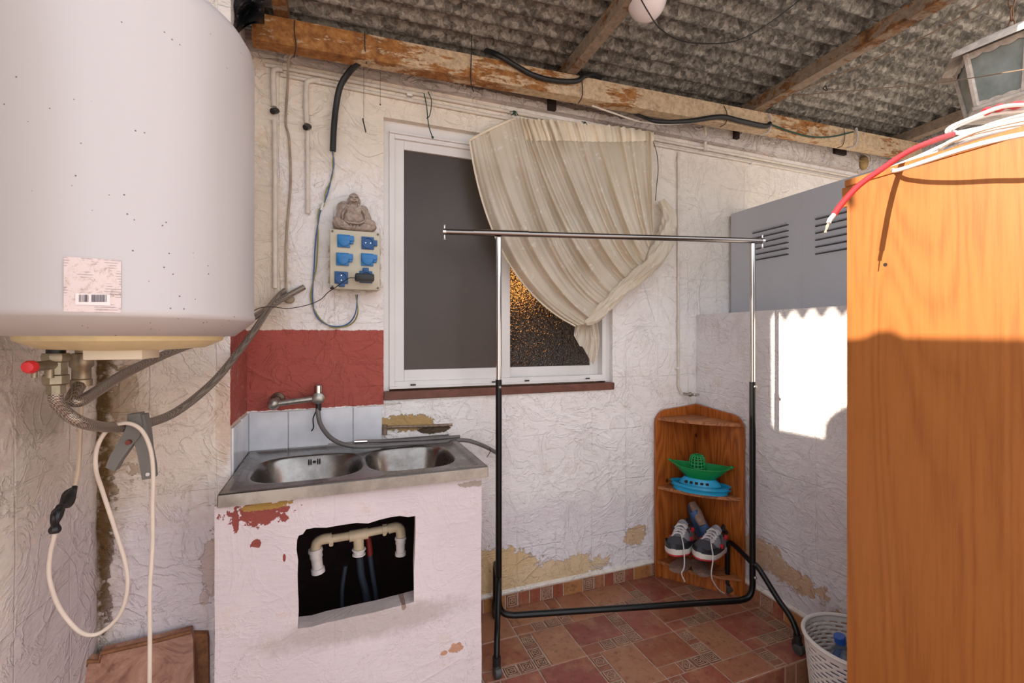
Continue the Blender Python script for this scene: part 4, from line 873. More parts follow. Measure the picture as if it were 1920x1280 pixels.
# ================================================================= CURTAIN
cu = NT('sheer_embroidered_curtain', 0.85, 0, 'cdbb9e', 0.2); wv_ = cu.noise(300, 2); lo = cu.noise(5, 4)
v1 = cu.vor(15, rnd=0.6); v2 = cu.node('ShaderNodeTexWave', i_Scale=60.0)
fl = cu.math('MULTIPLY', cu.math('LESS_THAN', v1, 0.30), cu.step(cu.vor(62, 'F1'), 0.46, 0.36))
cc = cu.ramp(lo, [(0.3, 'dccfb8'), (0.7, 'f0e7d6')]); cu.set('Base Color', cu.mix(cu.math('MULTIPLY', fl, 0.9), cc, 'fbf6ea')); cu.bump(cu.math('ADD', wv_, fl), 0.25, 0.001)
cu.set('Alpha', 0.84); 
tr_ = cu.t.nodes.new('ShaderNodeBsdfTranslucent'); tr_.inputs[0].default_value = lin('e2d6c2'); mx = cu.t.nodes.new('ShaderNodeMixShader'); mx.inputs[0].default_value = 0.3
outn = [n_ for n_ in cu.t.nodes if n_.type == 'OUTPUT_MATERIAL'][0]; cu.t.links.new(cu.b.outputs[0], mx.inputs[1]); cu.t.links.new(tr_.outputs[0], mx.inputs[2]); cu.t.links.new(mx.outputs[0], outn.inputs[0])
cuband = simple('curtain_header', 'e4d8c2', 0.85, var=0.15, scale=10)
curtain = thing('sheer_curtain', 'beige embroidered sheer curtain gathered in a swag over the window', 'curtain', PY(1090, 612, -0.06))
topE = [(880, 262), (915, 243), (965, 222), (990, 226), (1040, 228), (1100, 234), (1160, 240), (1225, 250)]
gat = [(1078, 611), (1108, 602), (1135, 572), (1160, 545), (1185, 520), (1205, 495), (1216, 465), (1226, 430)]
ctl = [(918, 530), (978, 522), (1028, 512), (1075, 490), (1125, 480), (1160, 455), (1190, 420), (1225, 345)]
def cur(s, t_):
    a_ = interp(topE, s); g_ = interp(gat, s); c_ = interp(ctl, s)
    p_ = a_*(1-t_)**2+c_*2*t_*(1-t_)+g_*t_*t_
    ph = s*2*PI
    f1 = math.sin(ph*21+3*math.sin(ph*2)); f2 = math.sin(ph*8.3+1.1+0.8*math.sin(ph*1.3)); f3 = math.sin(ph*13.7+t_*2.2)
    am = 0.009+0.004*(1-t_)
    top = max(0, 1-t_*6); hd = 1 if s > 0.30 else 0.25
    pinch = 0.35+0.65*min(1, (1-t_)*3)
    f4 = math.sin(ph*31+2.0*math.sin(ph*3+t_*2)); f5 = math.sin(ph*5.1+t_*6.0)
    dy = am*pinch*(1.3*f2*(0.35+min(1, t_*2.5))+0.8*f3*min(1, t_*2)+0.45*f4*(0.4+t_)+0.9*f5*t_*t_)+0.011*f1*top*hd+0.005*f1*(1-top)
    belly = -0.035*math.sin(PI*min(1, t_*1.02))*(0.6+0.4*math.sin(PI*s))
    return PY(p_.x, p_.y, -0.048+dy+belly-0.03*t_)
m = MB(); m.grid(lambda u, v: cur(u, v), 340, 90); m.build('drape', cu.m, curtain, angle=180)
# header band along the gathered top
m = MB()
def hb(u, v):
    s = 0.33+0.67*u; p_ = cur(s, v*0.075); p_.y -= 0.003+0.003*math.sin(v*PI)+0.003*math.sin(s*2*PI*47); p_.z += 0.006*(1-v)+0.003*math.sin(s*2*PI*31)*(1-v); return p_
m.grid(hb, 300, 8); m.build('header_band', cuband, curtain, angle=180)
m = MB(); m.tube([cur(s, 0.0)+Vector((0, -0.004, -0.004)) for s in (0, .05, .1, .15, .2, .25, .29)], 0.0055, 8); m.tube([cur(0, t_) for t_ in (0, .1, .2, .3, .4, .5, .6, .7, .8, .9, 1)], 0.004, 8); m.build('hem', cuband, curtain)
# gathered roll on the right, twisted
rollp = [(1240, 376, -0.035), (1252, 400, -0.05), (1252, 430, -0.06), (1243, 462, -0.075), (1222, 494, -0.09), (1195, 518, -0.10), (1168, 540, -0.105), (1140, 570, -0.10), (1115, 596, -0.09), (1098, 606, -0.08)]
RP = catmull([PY(*p_) for p_ in rollp], 14); m = MB(); nR = len(RP); seg = 60
tan = [(RP[min(i+1, nR-1)]-RP[max(i-1, 0)]).normalized() for i in range(nR)]; vs = []; nrm = Vector((0, 1, 0))
for i in range(nR):
    nrm = (nrm-tan[i]*nrm.dot(tan[i])).normalized(); bi = tan[i].cross(nrm); tt = i/(nR-1)
    r0 = 0.038*(0.15+0.95*math.sin(PI*min(1, tt*1.3+0.10)) if tt < 0.45 else 0.84-0.15*abs(math.sin(tt*6))) * (1 if tt < 0.85 else 1-(tt-0.85)*4.5)
    for k in range(seg):
        a_ = 2*PI*k/seg; r_ = max(r0, 0.004)*(1+0.12*math.sin(3*a_+tt*14)+0.17*math.sin(5*a_-tt*26+1.5*math.sin(tt*12))+0.08*math.sin(11*a_+tt*40))
        vs.append(RP[i]+nrm*math.cos(a_)*r_*0.8+bi*math.sin(a_)*r_)
m.add(vs, [(i*seg+k, i*seg+(k+1) % seg, (i+1)*seg+(k+1) % seg, (i+1)*seg+k) for i in range(nR-1) for k in range(seg)]+[tuple(range(seg))[::-1], tuple((nR-1)*seg+k for k in range(seg))])
m.build('gathered_roll', cu.m, curtain, angle=180)
# loose tail
m = MB()
def tail(u, v):
    x = 1080+38*u+(-4*v if u < 0.3 else 6*math.sin(v*3)); y = 600+ (84-46*abs(u-0.8)*1.5)*v
    return PY(x, y, -0.04+0.008*math.sin(u*22+v*4)+0.004*math.sin(u*50))
m.grid(tail, 60, 30); m.build('tail', cu.m, curtain, angle=180)
for px, py, lab in ((962, 214, 'green twine knot holding the peak of the curtain to the conduit'), (1093, 234, 'green twine knot holding the middle of the curtain header')):
    m = MB(); p = PY(px, py, -0.03); rr = random.Random(px)
    for k in range(5): a_ = rr.uniform(0, 6.3); m.tube([p+Vector((0.02*math.cos(a_), -0.006, 0.012*math.sin(a_))), p+Vector((0.004, -0.018, 0.004)), p-Vector((0.022*math.cos(a_+0.5), 0.006, 0.010*math.sin(a_)))], 0.0018, 5)
    m.ball(p+Vector((0, -0.012, 0)), 0.006); one(m, 'twine_knot', M['twine'], lab, 'twine')
m = MB(); m.tube([PY(*p_, -0.02) for p_ in ((1218, 240), (1224, 262), (1232, 290), (1234, 320), (1231, 350), (1229, 376))], 0.0018, 6); m.ball(PY(1222, 257, -0.02), 0.004)
one(m, 'hanging_wire', M['steelwire'], 'thin grey wire hanging from the conduit to the curtain roll', 'wire')

# ================================================================= CLOTHES RACK
rack = thing('garment_rack', 'black and chrome wheeled garment rack standing on the tiles', 'clothes rack', (1.16, -0.33, 0))
LP, RP_ = Vector((0.618, -0.200, 0)), Vector((1.668, -0.480, 0)); U = (RP_-LP).normalized(); r1 = 0.0125
ZB = 0.10; ZT = 1.635
def up(p_, z): return Vector((p_.x, p_.y, z))
zc = 0.07
m = MB(); crn = 0.06
arc = lambda P_, s_, z0: [up(P_, z0+crn+0.04), up(P_, z0+crn), up(P_+U*s_*crn*0.13, z0+crn*0.45), up(P_+U*s_*crn*0.45, z0+crn*0.13), up(P_+U*s_*crn, z0)]
pl = arc(LP, 1, ZB); pr = arc(RP_, -1, ZB)
m.tube([up(LP, 1.05)]+pl[:1], r1, 16, smooth=False); m.tube(pl, r1, 16, sub=6); m.tube([pl[-1], pr[-1]], r1, 16, smooth=False); m.tube(pr, r1, 16, sub=6); m.tube([pr[0], up(RP_, 1.03)], r1, 16, smooth=False)
m.build('lower_frame', M['blackmetal'], rack)
for P_, z0 in ((LP, 1.045), (RP_, 1.025)):
    m = MB(); m.tube([up(P_, z0), up(P_, ZT-0.016)], 0.0105, 16, smooth=False); m.tube([up(P_, z0+0.42), up(P_, ZT-0.016)], 0.0118, 16, smooth=False); m.build('upper_post', M['chrome'], rack)
m = MB(); a_ = up(LP-U*0.215, ZT+0.003); b_ = up(RP_+U*0.045, ZT-0.003); m.tube([a_, b_], 0.0115, 16, smooth=False)
m.tube([up(LP-U*0.10, ZT+0.003), up(LP+U*0.12, ZT+0.002)], 0.0130, 16, smooth=False); m.build('hanging_bar', simple('bar_chrome', '8d8783', 0.22, 1.0), rack)
for p_ in (a_, b_):
    m = MB(); d = U*0.006; m.tube([p_-d, p_+d], 0.0135, 14, smooth=False); m.tube([p_+Vector((0, 0, 0.028)), p_-Vector((0, 0, 0.028))], 0.003, 8, smooth=False); m.ball(p_-Vector((0, 0, 0.03)), 0.006, (1, 1, 0.7)); m.ball(p_+Vector((0, 0, 0.026)), 0.005, (1, 1, 0.6)); m.build('end_bolt', M['chrome'], rack)
def foot(P_, F, B, zj, curved):
    cf, cb = Vector(F), Vector(B); m = MB()
    def arm(c_):
        d = (c_-P_); d.z = 0
        if (c_ is cb): return [up(P_, zj), up(P_+d*0.5, zj+0.004), up(P_+d*0.82, zj), up(P_+d*0.97, zj-0.02), up(c_, zj-0.07), up(c_, 0.055)]
        return [up(P_, zj), up(P_+d*0.10, zj-0.001), up(P_+d*0.28, zj-0.03), up(P_+d*0.6, zj-0.09), up(P_+d*0.86, 0.125), up(P_+d*0.98, 0.085), up(c_, 0.055)]
    m.tube(arm(cf)[::-1]+arm(cb)[1:], 0.011, 14); m.build('foot', M['blackmetal'], rack)
    for c_ in (cf, cb):
        m = MB(); m.tube([up(c_, 0.075), up(c_, 0.045)], 0.015, 14, smooth=False); m.box(up(c_, 0.02)+Vector((-0.012, -0.018, 0)), up(c_, 0.05)+Vector((0.012, 0.018, 0)), bev=0.006)
        cs = m.build('caster', M['black'], rack)
        m = MB(); m.lathe([(0.016, -0.013), (0.021, -0.010), (0.021, 0.010), (0.016, 0.013)], up(c_, 0.024)+Vector((0, -0.006, 0)), 20, axis='x'); m.build('wheel', simple('grey_wheel', '3c3b3a', 0.5) if 'grey_wheel' not in bpy.data.materials else bpy.data.materials['grey_wheel'], cs)
foot(LP, (0.545, -0.385, 0), (0.655, -0.05, 0), 0.25, 0); foot(RP_, (1.668, -0.685, 0), (1.755, -0.262, 0), 0.255, 1)
for P_, z in ((LP, 1.02), (RP_, 1.01), (LP, 0.22), (RP_, 0.20)): m = MB(); m.ball(up(P_, z)+Vector((0, -0.014, 0)), 0.007, (1, 1, 1)); m.build('bolt', M['oldchrome'], rack)

# ================================================================= CORNER SHELF with toys and shoes
pine = wood('varnished_pine', 'b5692c', '9c521d', '6e3411', 2.0, 'z', 0.4, True); pine2 = wood('varnished_pine_shelf', 'b3754a', '8e5733', '66391f', 2.0, 'x', 0.5)
cs_ = thing('corner_shelf', 'orange pine corner shelf with three shelves in the wall corner', 'shelf', (1.79, -0.02, 0))
SXL, SYF, SH = 1.525, -0.325, 0.868
XB, YB = XC-0.013, -0.013
def side(u0, u1, f, rad=0.07):   # outline with a rounded outer top corner
    pts = [f(u0, 0.0), f(u1, 0.0), f(u1, SH)]
    for k in range(7): a_ = PI/2+PI/2*k/6; pts.append(f(u0+rad+rad*math.cos(a_), SH-0.018-rad+rad*math.sin(a_)))
    return pts
m = MB(); m.prism(side(SXL, XB, lambda u, z: Vector((u, YB, z))), (0, -0.016, 0)); m.build('back_panel', pine, cs_, smooth=False)
m = MB(); m.prism(side(0.0, YB-SYF, lambda u, z: Vector((XB, SYF+u, z))), (-0.016, 0, 0)); m.build('back_panel', pine, cs_, smooth=False)
for z in (0.800, 0.452, 0.075):
    A_ = Vector((SXL+0.008, YB-0.017, z)); B_ = Vector((XB-0.017, SYF+0.008, z)); C_ = Vector((XB-0.017, YB-0.017, z)); mid = (A_+B_)/2; nrm_ = (mid-C_).normalized()
    arcp = [A_]+[A_.lerp(B_, k/12)+nrm_*0.034*math.sin(PI*k/12) for k in range(1, 12)]+[B_]
    m = MB(); m.prism([C_]+arcp, (0, 0, 0.015)); m.build('shelf_board', pine2, cs_, smooth=False)
A_ = Vector((SXL+0.03, YB-0.03, 0)); m = MB(); m.prism([A_, Vector((XB-0.03, SYF+0.03, 0)), Vector((XB-0.02, SYF+0.03, 0)), A_+Vector((0.0, 0.012, 0))], (0, 0, 0.075)); m.build('plinth', pine, cs_, smooth=False)
# toy boats
D_ = (Vector((1.77, -0.30, 0))-Vector((1.56, -0.05, 0))).normalized(); N_ = Vector((-D_.y, D_.x, 0)) ; 
if N_.dot(CAM-Vector((1.6, -0.1, 0))) < 0: N_ = -N_
def hull(m, c_, L, W, H, z0, flare, nu=36, thick=0.003, tipup=0.0):
    def ring(sc, z, k=1.0): 
        out = []
        for i in range(nu):
            a_ = 2*PI*i/nu; ca, sa = math.cos(a_), math.sin(a_)
            x = math.copysign(abs(ca)**0.9, ca)*L/2*sc; y = math.copysign(abs(sa)**1.25, sa)*W/2*sc*k
            out.append(c_+D_*x+N_*y+Vector((0, 0, z+tipup*abs(ca)**4)))
        return out
    R_ = [ring(flare, z0), ring((flare+1)/2*0.96, z0+H*0.35), ring(0.95, z0+H*0.85), ring(1.0, z0+H), ring(1.03, z0+H), ring(1.03, z0+H*0.95), ring(0.93, z0+H*0.95), ring((flare+1)/2*0.92, z0+H*0.4), ring(flare*0.95, z0+0.004)]
    b0 = []
    for r_ in R_: b0 += r_
    m.add(b0, [(j*nu+k, j*nu+(k+1) % nu, (j+1)*nu+(k+1) % nu, (j+1)*nu+k) for j in range(len(R_)-1) for k in range(nu)]+[tuple(range(nu))[::-1], tuple((len(R_)-1)*nu+k for k in range(nu))])
c_ = Vector((1.672, -0.172, 0)); z1 = 0.467
tb = thing('toy_boat', 'turquoise flat plastic toy boat lying on the middle shelf', 'toy boat', c_+Vector((0, 0, z1)), None)
m = MB(); hull(m, c_, 0.27, 0.13, 0.022, z1+0.001, 0.93); hull(m, c_, 0.275, 0.135, 0.016, z1+0.024, 0.97)
m.build('hull', M['teal'], tb)
m = MB(); nu = 30
for a0, (k0, zz0), (k1, zz1) in ((0, (0.85, z1+0.036), (0.62, z1+0.062)),):
    P0 = lambda k, z, i: c_+D_*(math.cos(2*PI*i/nu)*0.115*k)+N_*(math.sin(2*PI*i/nu)*0.062*k)+Vector((0, 0, z+ (0.006 if k < 0.7 else 0)))
    vs = [P0(k0, zz0, i) for i in range(nu)]+[P0((k0+k1)/2+0.05, (zz0+zz1)/2, i) for i in range(nu)]+[P0(k1, zz1, i) for i in range(nu)]+[P0(0.01, zz1+0.006, i) for i in range(nu)]
    m.add(vs, [(j*nu+k, j*nu+(k+1) % nu, (j+1)*nu+(k+1) % nu, (j+1)*nu+k) for j in range(3) for k in range(nu)])
m.build('deck', M['teal'], tb)
m = MB()
for k in range(-2, 3): 
    q_ = c_+D_*(k*0.024-0.01)+N_*(0.0475-0.003*abs(k))+Vector((0, 0, z1+0.050)); m.box(q_-Vector((0.007, 0.007, 0.005)), q_+Vector((0.007, 0.007, 0.005)), rot=RZ(math.atan2(D_.y, D_.x)), bev=0.002)
m.build('window_holes', M['dark'], tb)
z2 = z1+0.062
gbm = M['green']; tg = thing('toy_boat', 'green plastic toy boat with latticed cabin, stacked on the turquoise one', 'toy boat', c_+Vector((0, 0, z2)))
m = MB(); hull(m, c_+D_*0.005, 0.275, 0.14, 0.062, z2, 0.50, tipup=0.012); m.build('hull', gbm, tg)
m = MB(); cb_ = c_-D_*0.012+Vector((0, 0, z2+0.042)); ns, nr = 14, 7
prof_ = [(0.040, 0.0), (0.038, 0.015), (0.0365, 0.030), (0.035, 0.045), (0.033, 0.058), (0.028, 0.068), (0.016, 0.073)]
for r_, h_ in prof_: m.tube([cb_+Vector((r_*math.cos(2*PI*k/24), r_*math.sin(2*PI*k/24), h_)) for k in range(25)], 0.0028, 6, smooth=False)
for k in range(ns): m.tube([cb_+Vector((r_*math.cos(2*PI*k/ns), r_*math.sin(2*PI*k/ns), h_)) for r_, h_ in prof_], 0.0030, 6, smooth=False)
m.build('cabin_lattice', gbm, tg)
for s_ in (-1, 1): m = MB(); m.tube([c_+D_*(s_*0.135)+Vector((0, 0, z2+0.073)), c_+D_*(s_*0.148)+Vector((0, 0, z2+0.074))], 0.012, 10, smooth=False, flat=0.5); m.build('bow_tip', gbm, tg)

# sneakers
sole_m = simple('white_rubber', 'c9c2b8', 0.6, var=0.1); upm = simple('grey_leather', '85828a', 0.55, var=0.12, scale=40); dgm = simple('charcoal_suede', '3c3c42', 0.8); blm = simple('black_leather', '1b1d22', 0.5); redm = simple('red_trim', 'b42a30', 0.5); lacem = simple('white_lace', 'bcb6b4', 0.8)
def sneaker(toe, heel, roll, label, dangle, group='grey sneakers on the bottom shelf'):
    toe = Vector(toe); heel = Vector(heel); F = (toe-heel).normalized(); L = 0.27; up0 = Vector((0, 0, 1)); S_ = F.cross(up0).normalized(); Uv = S_.cross(F).normalized()
    Rr = Matrix.Rotation(roll, 3, F); S_ = Rr@S_; Uv = Rr@Uv; o = heel
    t_ = thing('sneaker', label, 'shoe', (toe+heel)/2, group)
    W = lambda x, y, z: o+F*(x*L)+S_*y+Uv*z
    hw = lambda x: 0.0 if x <= 0 or x >= 1 else (0.036+0.016*math.sin(min(1, x/0.72)*PI/2)**2)*min(1, (x/0.10)**0.5)*min(1, ((1-x)/0.20)**0.5)
    def outline(k, z, n=20, dz=0.0): 
        xs = [0.002+0.996*(0.5-0.5*math.cos(PI*i/n)) for i in range(n+1)]
        return [W(x, hw(x)*k, z+dz*(x-0.5)**2) for x in xs]+[W(x, -hw(x)*k, z+dz*(x-0.5)**2) for x in xs[::-1]]
    def stack(m, rings):
        n = len(rings[0]); v = sum(rings, []); m.add(v, [(j*n+k, j*n+(k+1) % n, (j+1)*n+(k+1) % n, (j+1)*n+k) for j in range(len(rings)-1) for k in range(n)]+[tuple(range(n))[::-1], tuple((len(rings)-1)*n+k for k in range(n))])
    m = MB(); stack(m, [outline(0.97, 0), outline(1.03, 0.003), outline(1.03, 0.007)]); m.build('outsole', redm, t_)
    m = MB(); stack(m, [outline(1.03, 0.007), outline(1.06, 0.012), outline(1.05, 0.028), outline(0.98, 0.031)]); m.build('midsole', sole_m, t_)
    def top(x):   # height of the upper's ridge
        return interp([(0, 0.098), (0.1, 0.112), (0.2, 0.105), (0.32, 0.098), (0.45, 0.102), (0.55, 0.088), (0.7, 0.066), (0.82, 0.054), (0.92, 0.045), (1.0, 0.030)], 0).y if x < 0 else _top(x)
    TP = [(0, 0.090), (0.08, 0.098), (0.2, 0.085), (0.32, 0.088), (0.45, 0.098), (0.55, 0.088), (0.7, 0.068), (0.82, 0.056), (0.92, 0.046), (1.0, 0.030)]
    def _top(x):
        for i in range(len(TP)-1):
            if TP[i][0] <= x <= TP[i+1][0]: f = (x-TP[i][0])/(TP[i+1][0]-TP[i][0]); return TP[i][1]*(1-f)+TP[i+1][1]*f
        return 0.03
    def body(x0, x1, k=1.0, zc=1.0, nx=26, na=20, open_=None, z0=0.028):
        m = MB()
        def f(u, v):
            x = x0+(x1-x0)*u; a_ = PI*v; h = (_top(x)-0.028)*zc; w_ = hw(min(max(x, 0.004), 0.996))*k
            c, s = math.cos(a_), math.sin(a_); xx = w_*math.copysign(abs(c)**(0.75 if x > 0.6 else 0.5), c); 
            if x < 0.62: xx *= 1-0.32*(s**2)
            return W(x, xx, z0+h*abs(s)**0.9)
        m.grid(f, nx, na); return m
    body(0.34, 0.985, 0.97).build('upper', upm, t_, angle=80)
    m = MB()      # quarter: two side walls round an open collar
    for sg in (-1, 1):
        m.grid(lambda u, v: W(0.012+0.44*u, sg*hw(0.012+0.44*u)*(0.99-0.22*v), 0.028+v*(_top(0.012+0.44*u)-0.026)), 14, 8)
        m.grid(lambda u, v: W(0.03+0.42*u, sg*hw(0.03+0.42*u)*(0.88-0.22*v), 0.028+v*(_top(0.012+0.44*u)-0.026)), 14, 8)
    m.build('quarter', upm, t_, angle=80)
    m = MB(); m.tube([W(x, s_*hw(x)*0.74, _top(x)+0.001) for s_, xs in ((1, (0.42, 0.32, 0.22, 0.12, 0.05)), (-1, (0.05, 0.12, 0.22, 0.32, 0.42))) for x in xs], 0.006, 8); m.tube([W(0.05, 0, 0.10), W(-0.02, 0, 0.118)], 0.009, 8, smooth=False, flat=0.5); m.build('collar', blm, t_)
    m = MB(); m.grid(lambda u, v: W(0.03+0.4*u, (v-0.5)*1.5*hw(0.03+0.4*u), 0.034), 6, 4); m.build('insole', blm, t_)
    m = MB(); m.grid(lambda u, v: W(0.33+0.22*u, (v-0.5)*0.052, 0.130-0.040*u-0.02*(v-0.5)**2*4), 8, 6); m.grid(lambda u, v: W(0.33+0.22*u, (v-0.5)*0.050, 0.124-0.040*u-0.02*(v-0.5)**2*4), 8, 6); m.build('tongue', upm, t_)
    body(0.70, 0.990, 1.03, 1.06, z0=0.029).build('toe_cap', dgm, t_, angle=80)
    m = MB()
    for sg in (-1, 1): m.grid(lambda u, v: W(0.30+0.69*u, sg*hw(0.30+0.69*u)*(1.035-0.05*v), 0.026+v*(0.020+0.014*abs(math.sin(u*7)))), 24, 5)
    m.build('mudguard', blm, t_, angle=80)
    for x_, z_ in ((0.50, 0.052), (0.27, 0.083)):
        for sg in (-1, 1): m = MB(); m.box(W(x_, sg*hw(x_)*0.93, z_)-Vector((0.010, 0.007, 0.010)), W(x_, sg*hw(x_)*0.93, z_)+Vector((0.010, 0.007, 0.010)), bev=0.004); m.build('lace_tab', redm, t_)
    m = MB()
    for k in range(5):
        x_ = 0.38+0.065*k; h = _top(x_)+0.008 if k > 1 else _top(x_)+0.018-0.004*k
        m.tube([W(x_, -0.026, h-0.014), W(x_+0.02, -0.012, h-0.001), W(x_+0.035, 0.012, h-0.003), W(x_+0.06, 0.026, h-0.016)], 0.0036, 6); m.tube([W(x_, 0.026, h-0.014), W(x_+0.02, 0.012, h), W(x_+0.035, -0.012, h-0.002), W(x_+0.06, -0.026, h-0.016)], 0.0036, 6)
    m.tube([W(0.38, 0.02, 0.112)]+[Vector(p_) for p_ in dangle], 0.0028, 6); m.build('laces', lacem, t_)
    return t_
S1t = PT(1262, 1052, 2.13); S1h = PT(1290, 985, 2.34)
sneaker(PT(1258, 1047, 2.06), PT(1292, 1018, 2.31), 0.10, 'grey and white sneaker, the left one, toe towards the sink', [PT(1281, 1020, 2.10), PT(1283, 1060, 2.05), PT(1278, 1075, 2.05), PT(1284, 1090, 2.05)])
sneaker(PT(1298, 1053, 2.02), PT(1352, 1030, 2.25), -0.05, 'grey and white sneaker, the right one, with a lace trailing to the floor', [PT(1333, 1015, 2.08), PT(1337, 1045, 1.99), PT(1334, 1080, 1.99), PT(1346, 1103, 2.03), PT(1358, 1112, 2.06)])
# blue slipper standing behind
bl_s = simple('blue_slipper', '3d5a80', 0.7, var=0.15); so_s = simple('brown_fleece', '8a6f62', 0.95, var=0.3, scale=60, bump=0.5)
sl = thing('slipper', 'blue slipper standing upright behind the two sneakers', 'shoe', PT(1310, 1010, 2.35))
a_ = PT(1320, 1018, 2.30); b_ = PT(1296, 942, 2.36)
m = MB(); m.tube([a_, a_.lerp(b_, .2), a_.lerp(b_, .45), a_.lerp(b_, .7), a_.lerp(b_, .9), b_], 0.042, 20, flat=0.28, rfun=lambda t: 0.7+0.35*math.sin(PI*min(1, t*1.1))*1.0-(0.35 if t > 0.95 else 0)); m.build('sole', bl_s, sl)
m = MB(); q0 = a_+Vector((-0.02, -0.03, -0.01)); q1 = PT(1290, 970, 2.30); m.tube([PT(1330, 1015, 2.27), PT(1318, 985, 2.28), PT(1300, 958, 2.31)], 0.030, 18, flat=0.9, rfun=lambda t: 1.0-0.2*t); m.build('upper', bl_s, sl)
m = MB(); m.tube([PT(1318, 985, 2.26), PT(1308, 962, 2.30), PT(1298, 942, 2.34)], 0.022, 16, flat=0.7, rfun=lambda t: 0.9+0.25*math.sin(PI*t)); m.build('lining', so_s, sl)
for px, py, lab in ((1266, 1068, 'worn brown slipper toe peeking out beneath the left sneaker'), (1318, 1076, 'worn brown slipper toe peeking out beneath the right sneaker')):
    c0 = PZ(px, py, 0.105); d0 = (Vector((XB-0.05, -0.06, c0.z))-c0).normalized(); m = MB()
    m.tube([c0-d0*0.01, c0+d0*0.02, c0+d0*0.06, c0+d0*0.12], 0.036, 18, flat=0.35, rfun=lambda t: 0.75+0.4*min(1, t*3)); one(m, 'slipper', so_s, lab, 'shoe')

# ================================================================= GREY METER CABINET on the low wall
gm = simple('blue_grey_metal', 'b6b7bc', 0.5, 0.1, var=0.06, scale=3); gmd = simple('louvre_gap', '3a3b3e', 0.7)
gx = 2.03; y0_ = -0.02; zt_ = 1.895; zb_ = 1.345
mc = thing('meter_cabinet', 'grey metal cabinet with louvred doors standing on the low right wall', 'cabinet', (gx+0.1, -0.6, zb_))
m = MB(); m.box((gx, -1.25, zb_), (gx+0.165, y0_, zt_), bev=0.002); m.build('body', gm, mc, smooth=False)
def louvre(m, ya, yb, za, zb, n):
    for k in range(n):
        z = za+(zb-za)*k/(n-1); m.prism([Vector((gx-0.001, ya, z)), Vector((gx-0.011, ya, z-0.010)), Vector((gx-0.001, ya, z-0.013))], (0, yb-ya, 0))
def grp(x0, x1, yt, yb_):
    p1_ = PX(x0, yt, gx); p2_ = PX(x1, yt, gx); p3 = PX(x0, yb_, gx); return p1_.y, p2_.y, p1_.z, p3.z
for (x0, x1, yt, yb_) in ((1412, 1478, 432, 483), (1530, 1620, 405, 470)):
    ya, yb2, za, zb = grp(x0, x1, yt, yb_); m = MB(); louvre(m, ya, yb2, za, zb, 6); lv = m.build('louvres', gm, mc, smooth=False)
    m = MB()
    for k in range(6): z = za+(zb-za)*k/5; m.box((gx-0.0015, ya+0.002, z-0.018), (gx, yb2-0.002, z-0.0125))
    m.build('slots', gmd, lv, smooth=False)
yj = PX(1505, 430, gx).y; m = MB(); m.box((gx-0.001, yj-0.0015, zb_+0.01), (gx, yj+0.0015, zt_-0.01)); m.build('door_joint', gm, mc, smooth=False)

# ================================================================= WARDROBE
lam = wood('orange_laminate', 'a3642f', '9b5d2a', '8a4f22', 1.1, 'z', 0.38, rings_n=30, rw=0.45, st=0.05)
wx = 1.25; wy0 = -1.14; wy1 = -1.72; wtop = 1.612
wd = thing('wardrobe', 'tall orange wood laminate wardrobe side at the right edge', 'wardrobe', (1.5, -1.45, LOW))
m = MB(); m.box((wx, wy1, LOW), (wx+0.018, wy0, wtop)); m.box((wx+0.535, wy1, LOW), (wx+0.55, wy0, wtop)); m.build('side_panel', lam, wd, smooth=False)
m = MB(); m.box((wx+0.018, wy0-0.012, LOW), (wx+0.535, wy0-0.006, wtop)); m.build('back_panel', wood('plain_back', '8a6242', '7a5436', '664428', 1, 'z'), wd, smooth=False)
m = MB(); m.box((wx+0.018, wy1, LOW+0.05), (wx+0.535, wy1+0.018, wtop)); m.build('door', lam, wd, smooth=False)
m = MB(); m.box((wx-0.004, wy1-0.01, wtop-0.0), (wx+0.56, wy0+0.004, wtop+0.018), bev=0.002); m.build('top_board', lam, wd, smooth=False)
m = MB(); p = PX(1660, 496, wx); m.lathe([(0.0045, -0.0008), (0.0045, 0.001)], (wx, p.y, p.z), 14, axis='x'); m.build('screw_hole', M['dark'], wd)
p = PX(1578, 365, wx); m = MB(); m.box((wx+0.001, wy0, wtop-0.05), (wx+0.012, wy0+0.014, wtop), bev=0.001); m.build('edge_batten', lam, wd, smooth=False)
# cables on top
wcab = simple('white_pvc_cable', 'dcd8d2', 0.4); rcab = simple('red_cable_sleeve', 'b8262c', 0.5)
ZW = wtop+0.018
red = thing('red_cable', 'red sleeved cable drooping off the wardrobe with frayed white end', 'cable', (1.2, -1.2, ZW))
R0 = [PT(1786, 252, 1.13), PT(1750, 264, 1.10), PT(1700, 286, 1.08), PT(1650, 319, 1.08), PT(1610, 348, 1.075), PT(1580, 380, 1.07), PT(1564, 402, 1.068)]
m = MB(); m.tube(R0, 0.0066, 12); m.build('sleeve', rcab, red)
m = MB(); m.tube([R0[-1], PT(1556, 412, 1.068), PT(1554, 418, 1.068)], 0.005, 10); m.build('white_core', wcab, red)
m = MB(); rr = random.Random(2)
for k in range(5): m.tube([PT(1555, 416, 1.068), PT(1551+rr.uniform(-2, 2), 424, 1.068), PT(1547+rr.uniform(-3, 3), 434+rr.uniform(-3, 4), 1.068)], 0.0012, 5)
m.build('frayed_wires', simple('bare_strands', 'b0a68e', 0.5), red)
coils = []
rr = random.Random(9)
def coil_pts(cx0, cy0, rx, ry, ang, z, ph0, n=26, frac=1.0, dz=0.0):
    out = []
    for k in range(n):
        a_ = ph0+2*PI*frac*k/(n-1); x, y = rx*math.cos(a_), ry*math.sin(a_); ca, sa = math.cos(ang), math.sin(ang)
        out.append(Vector((cx0+x*ca-y*sa, cy0+x*sa+y*ca, z+dz*math.sin(a_))))
    return out
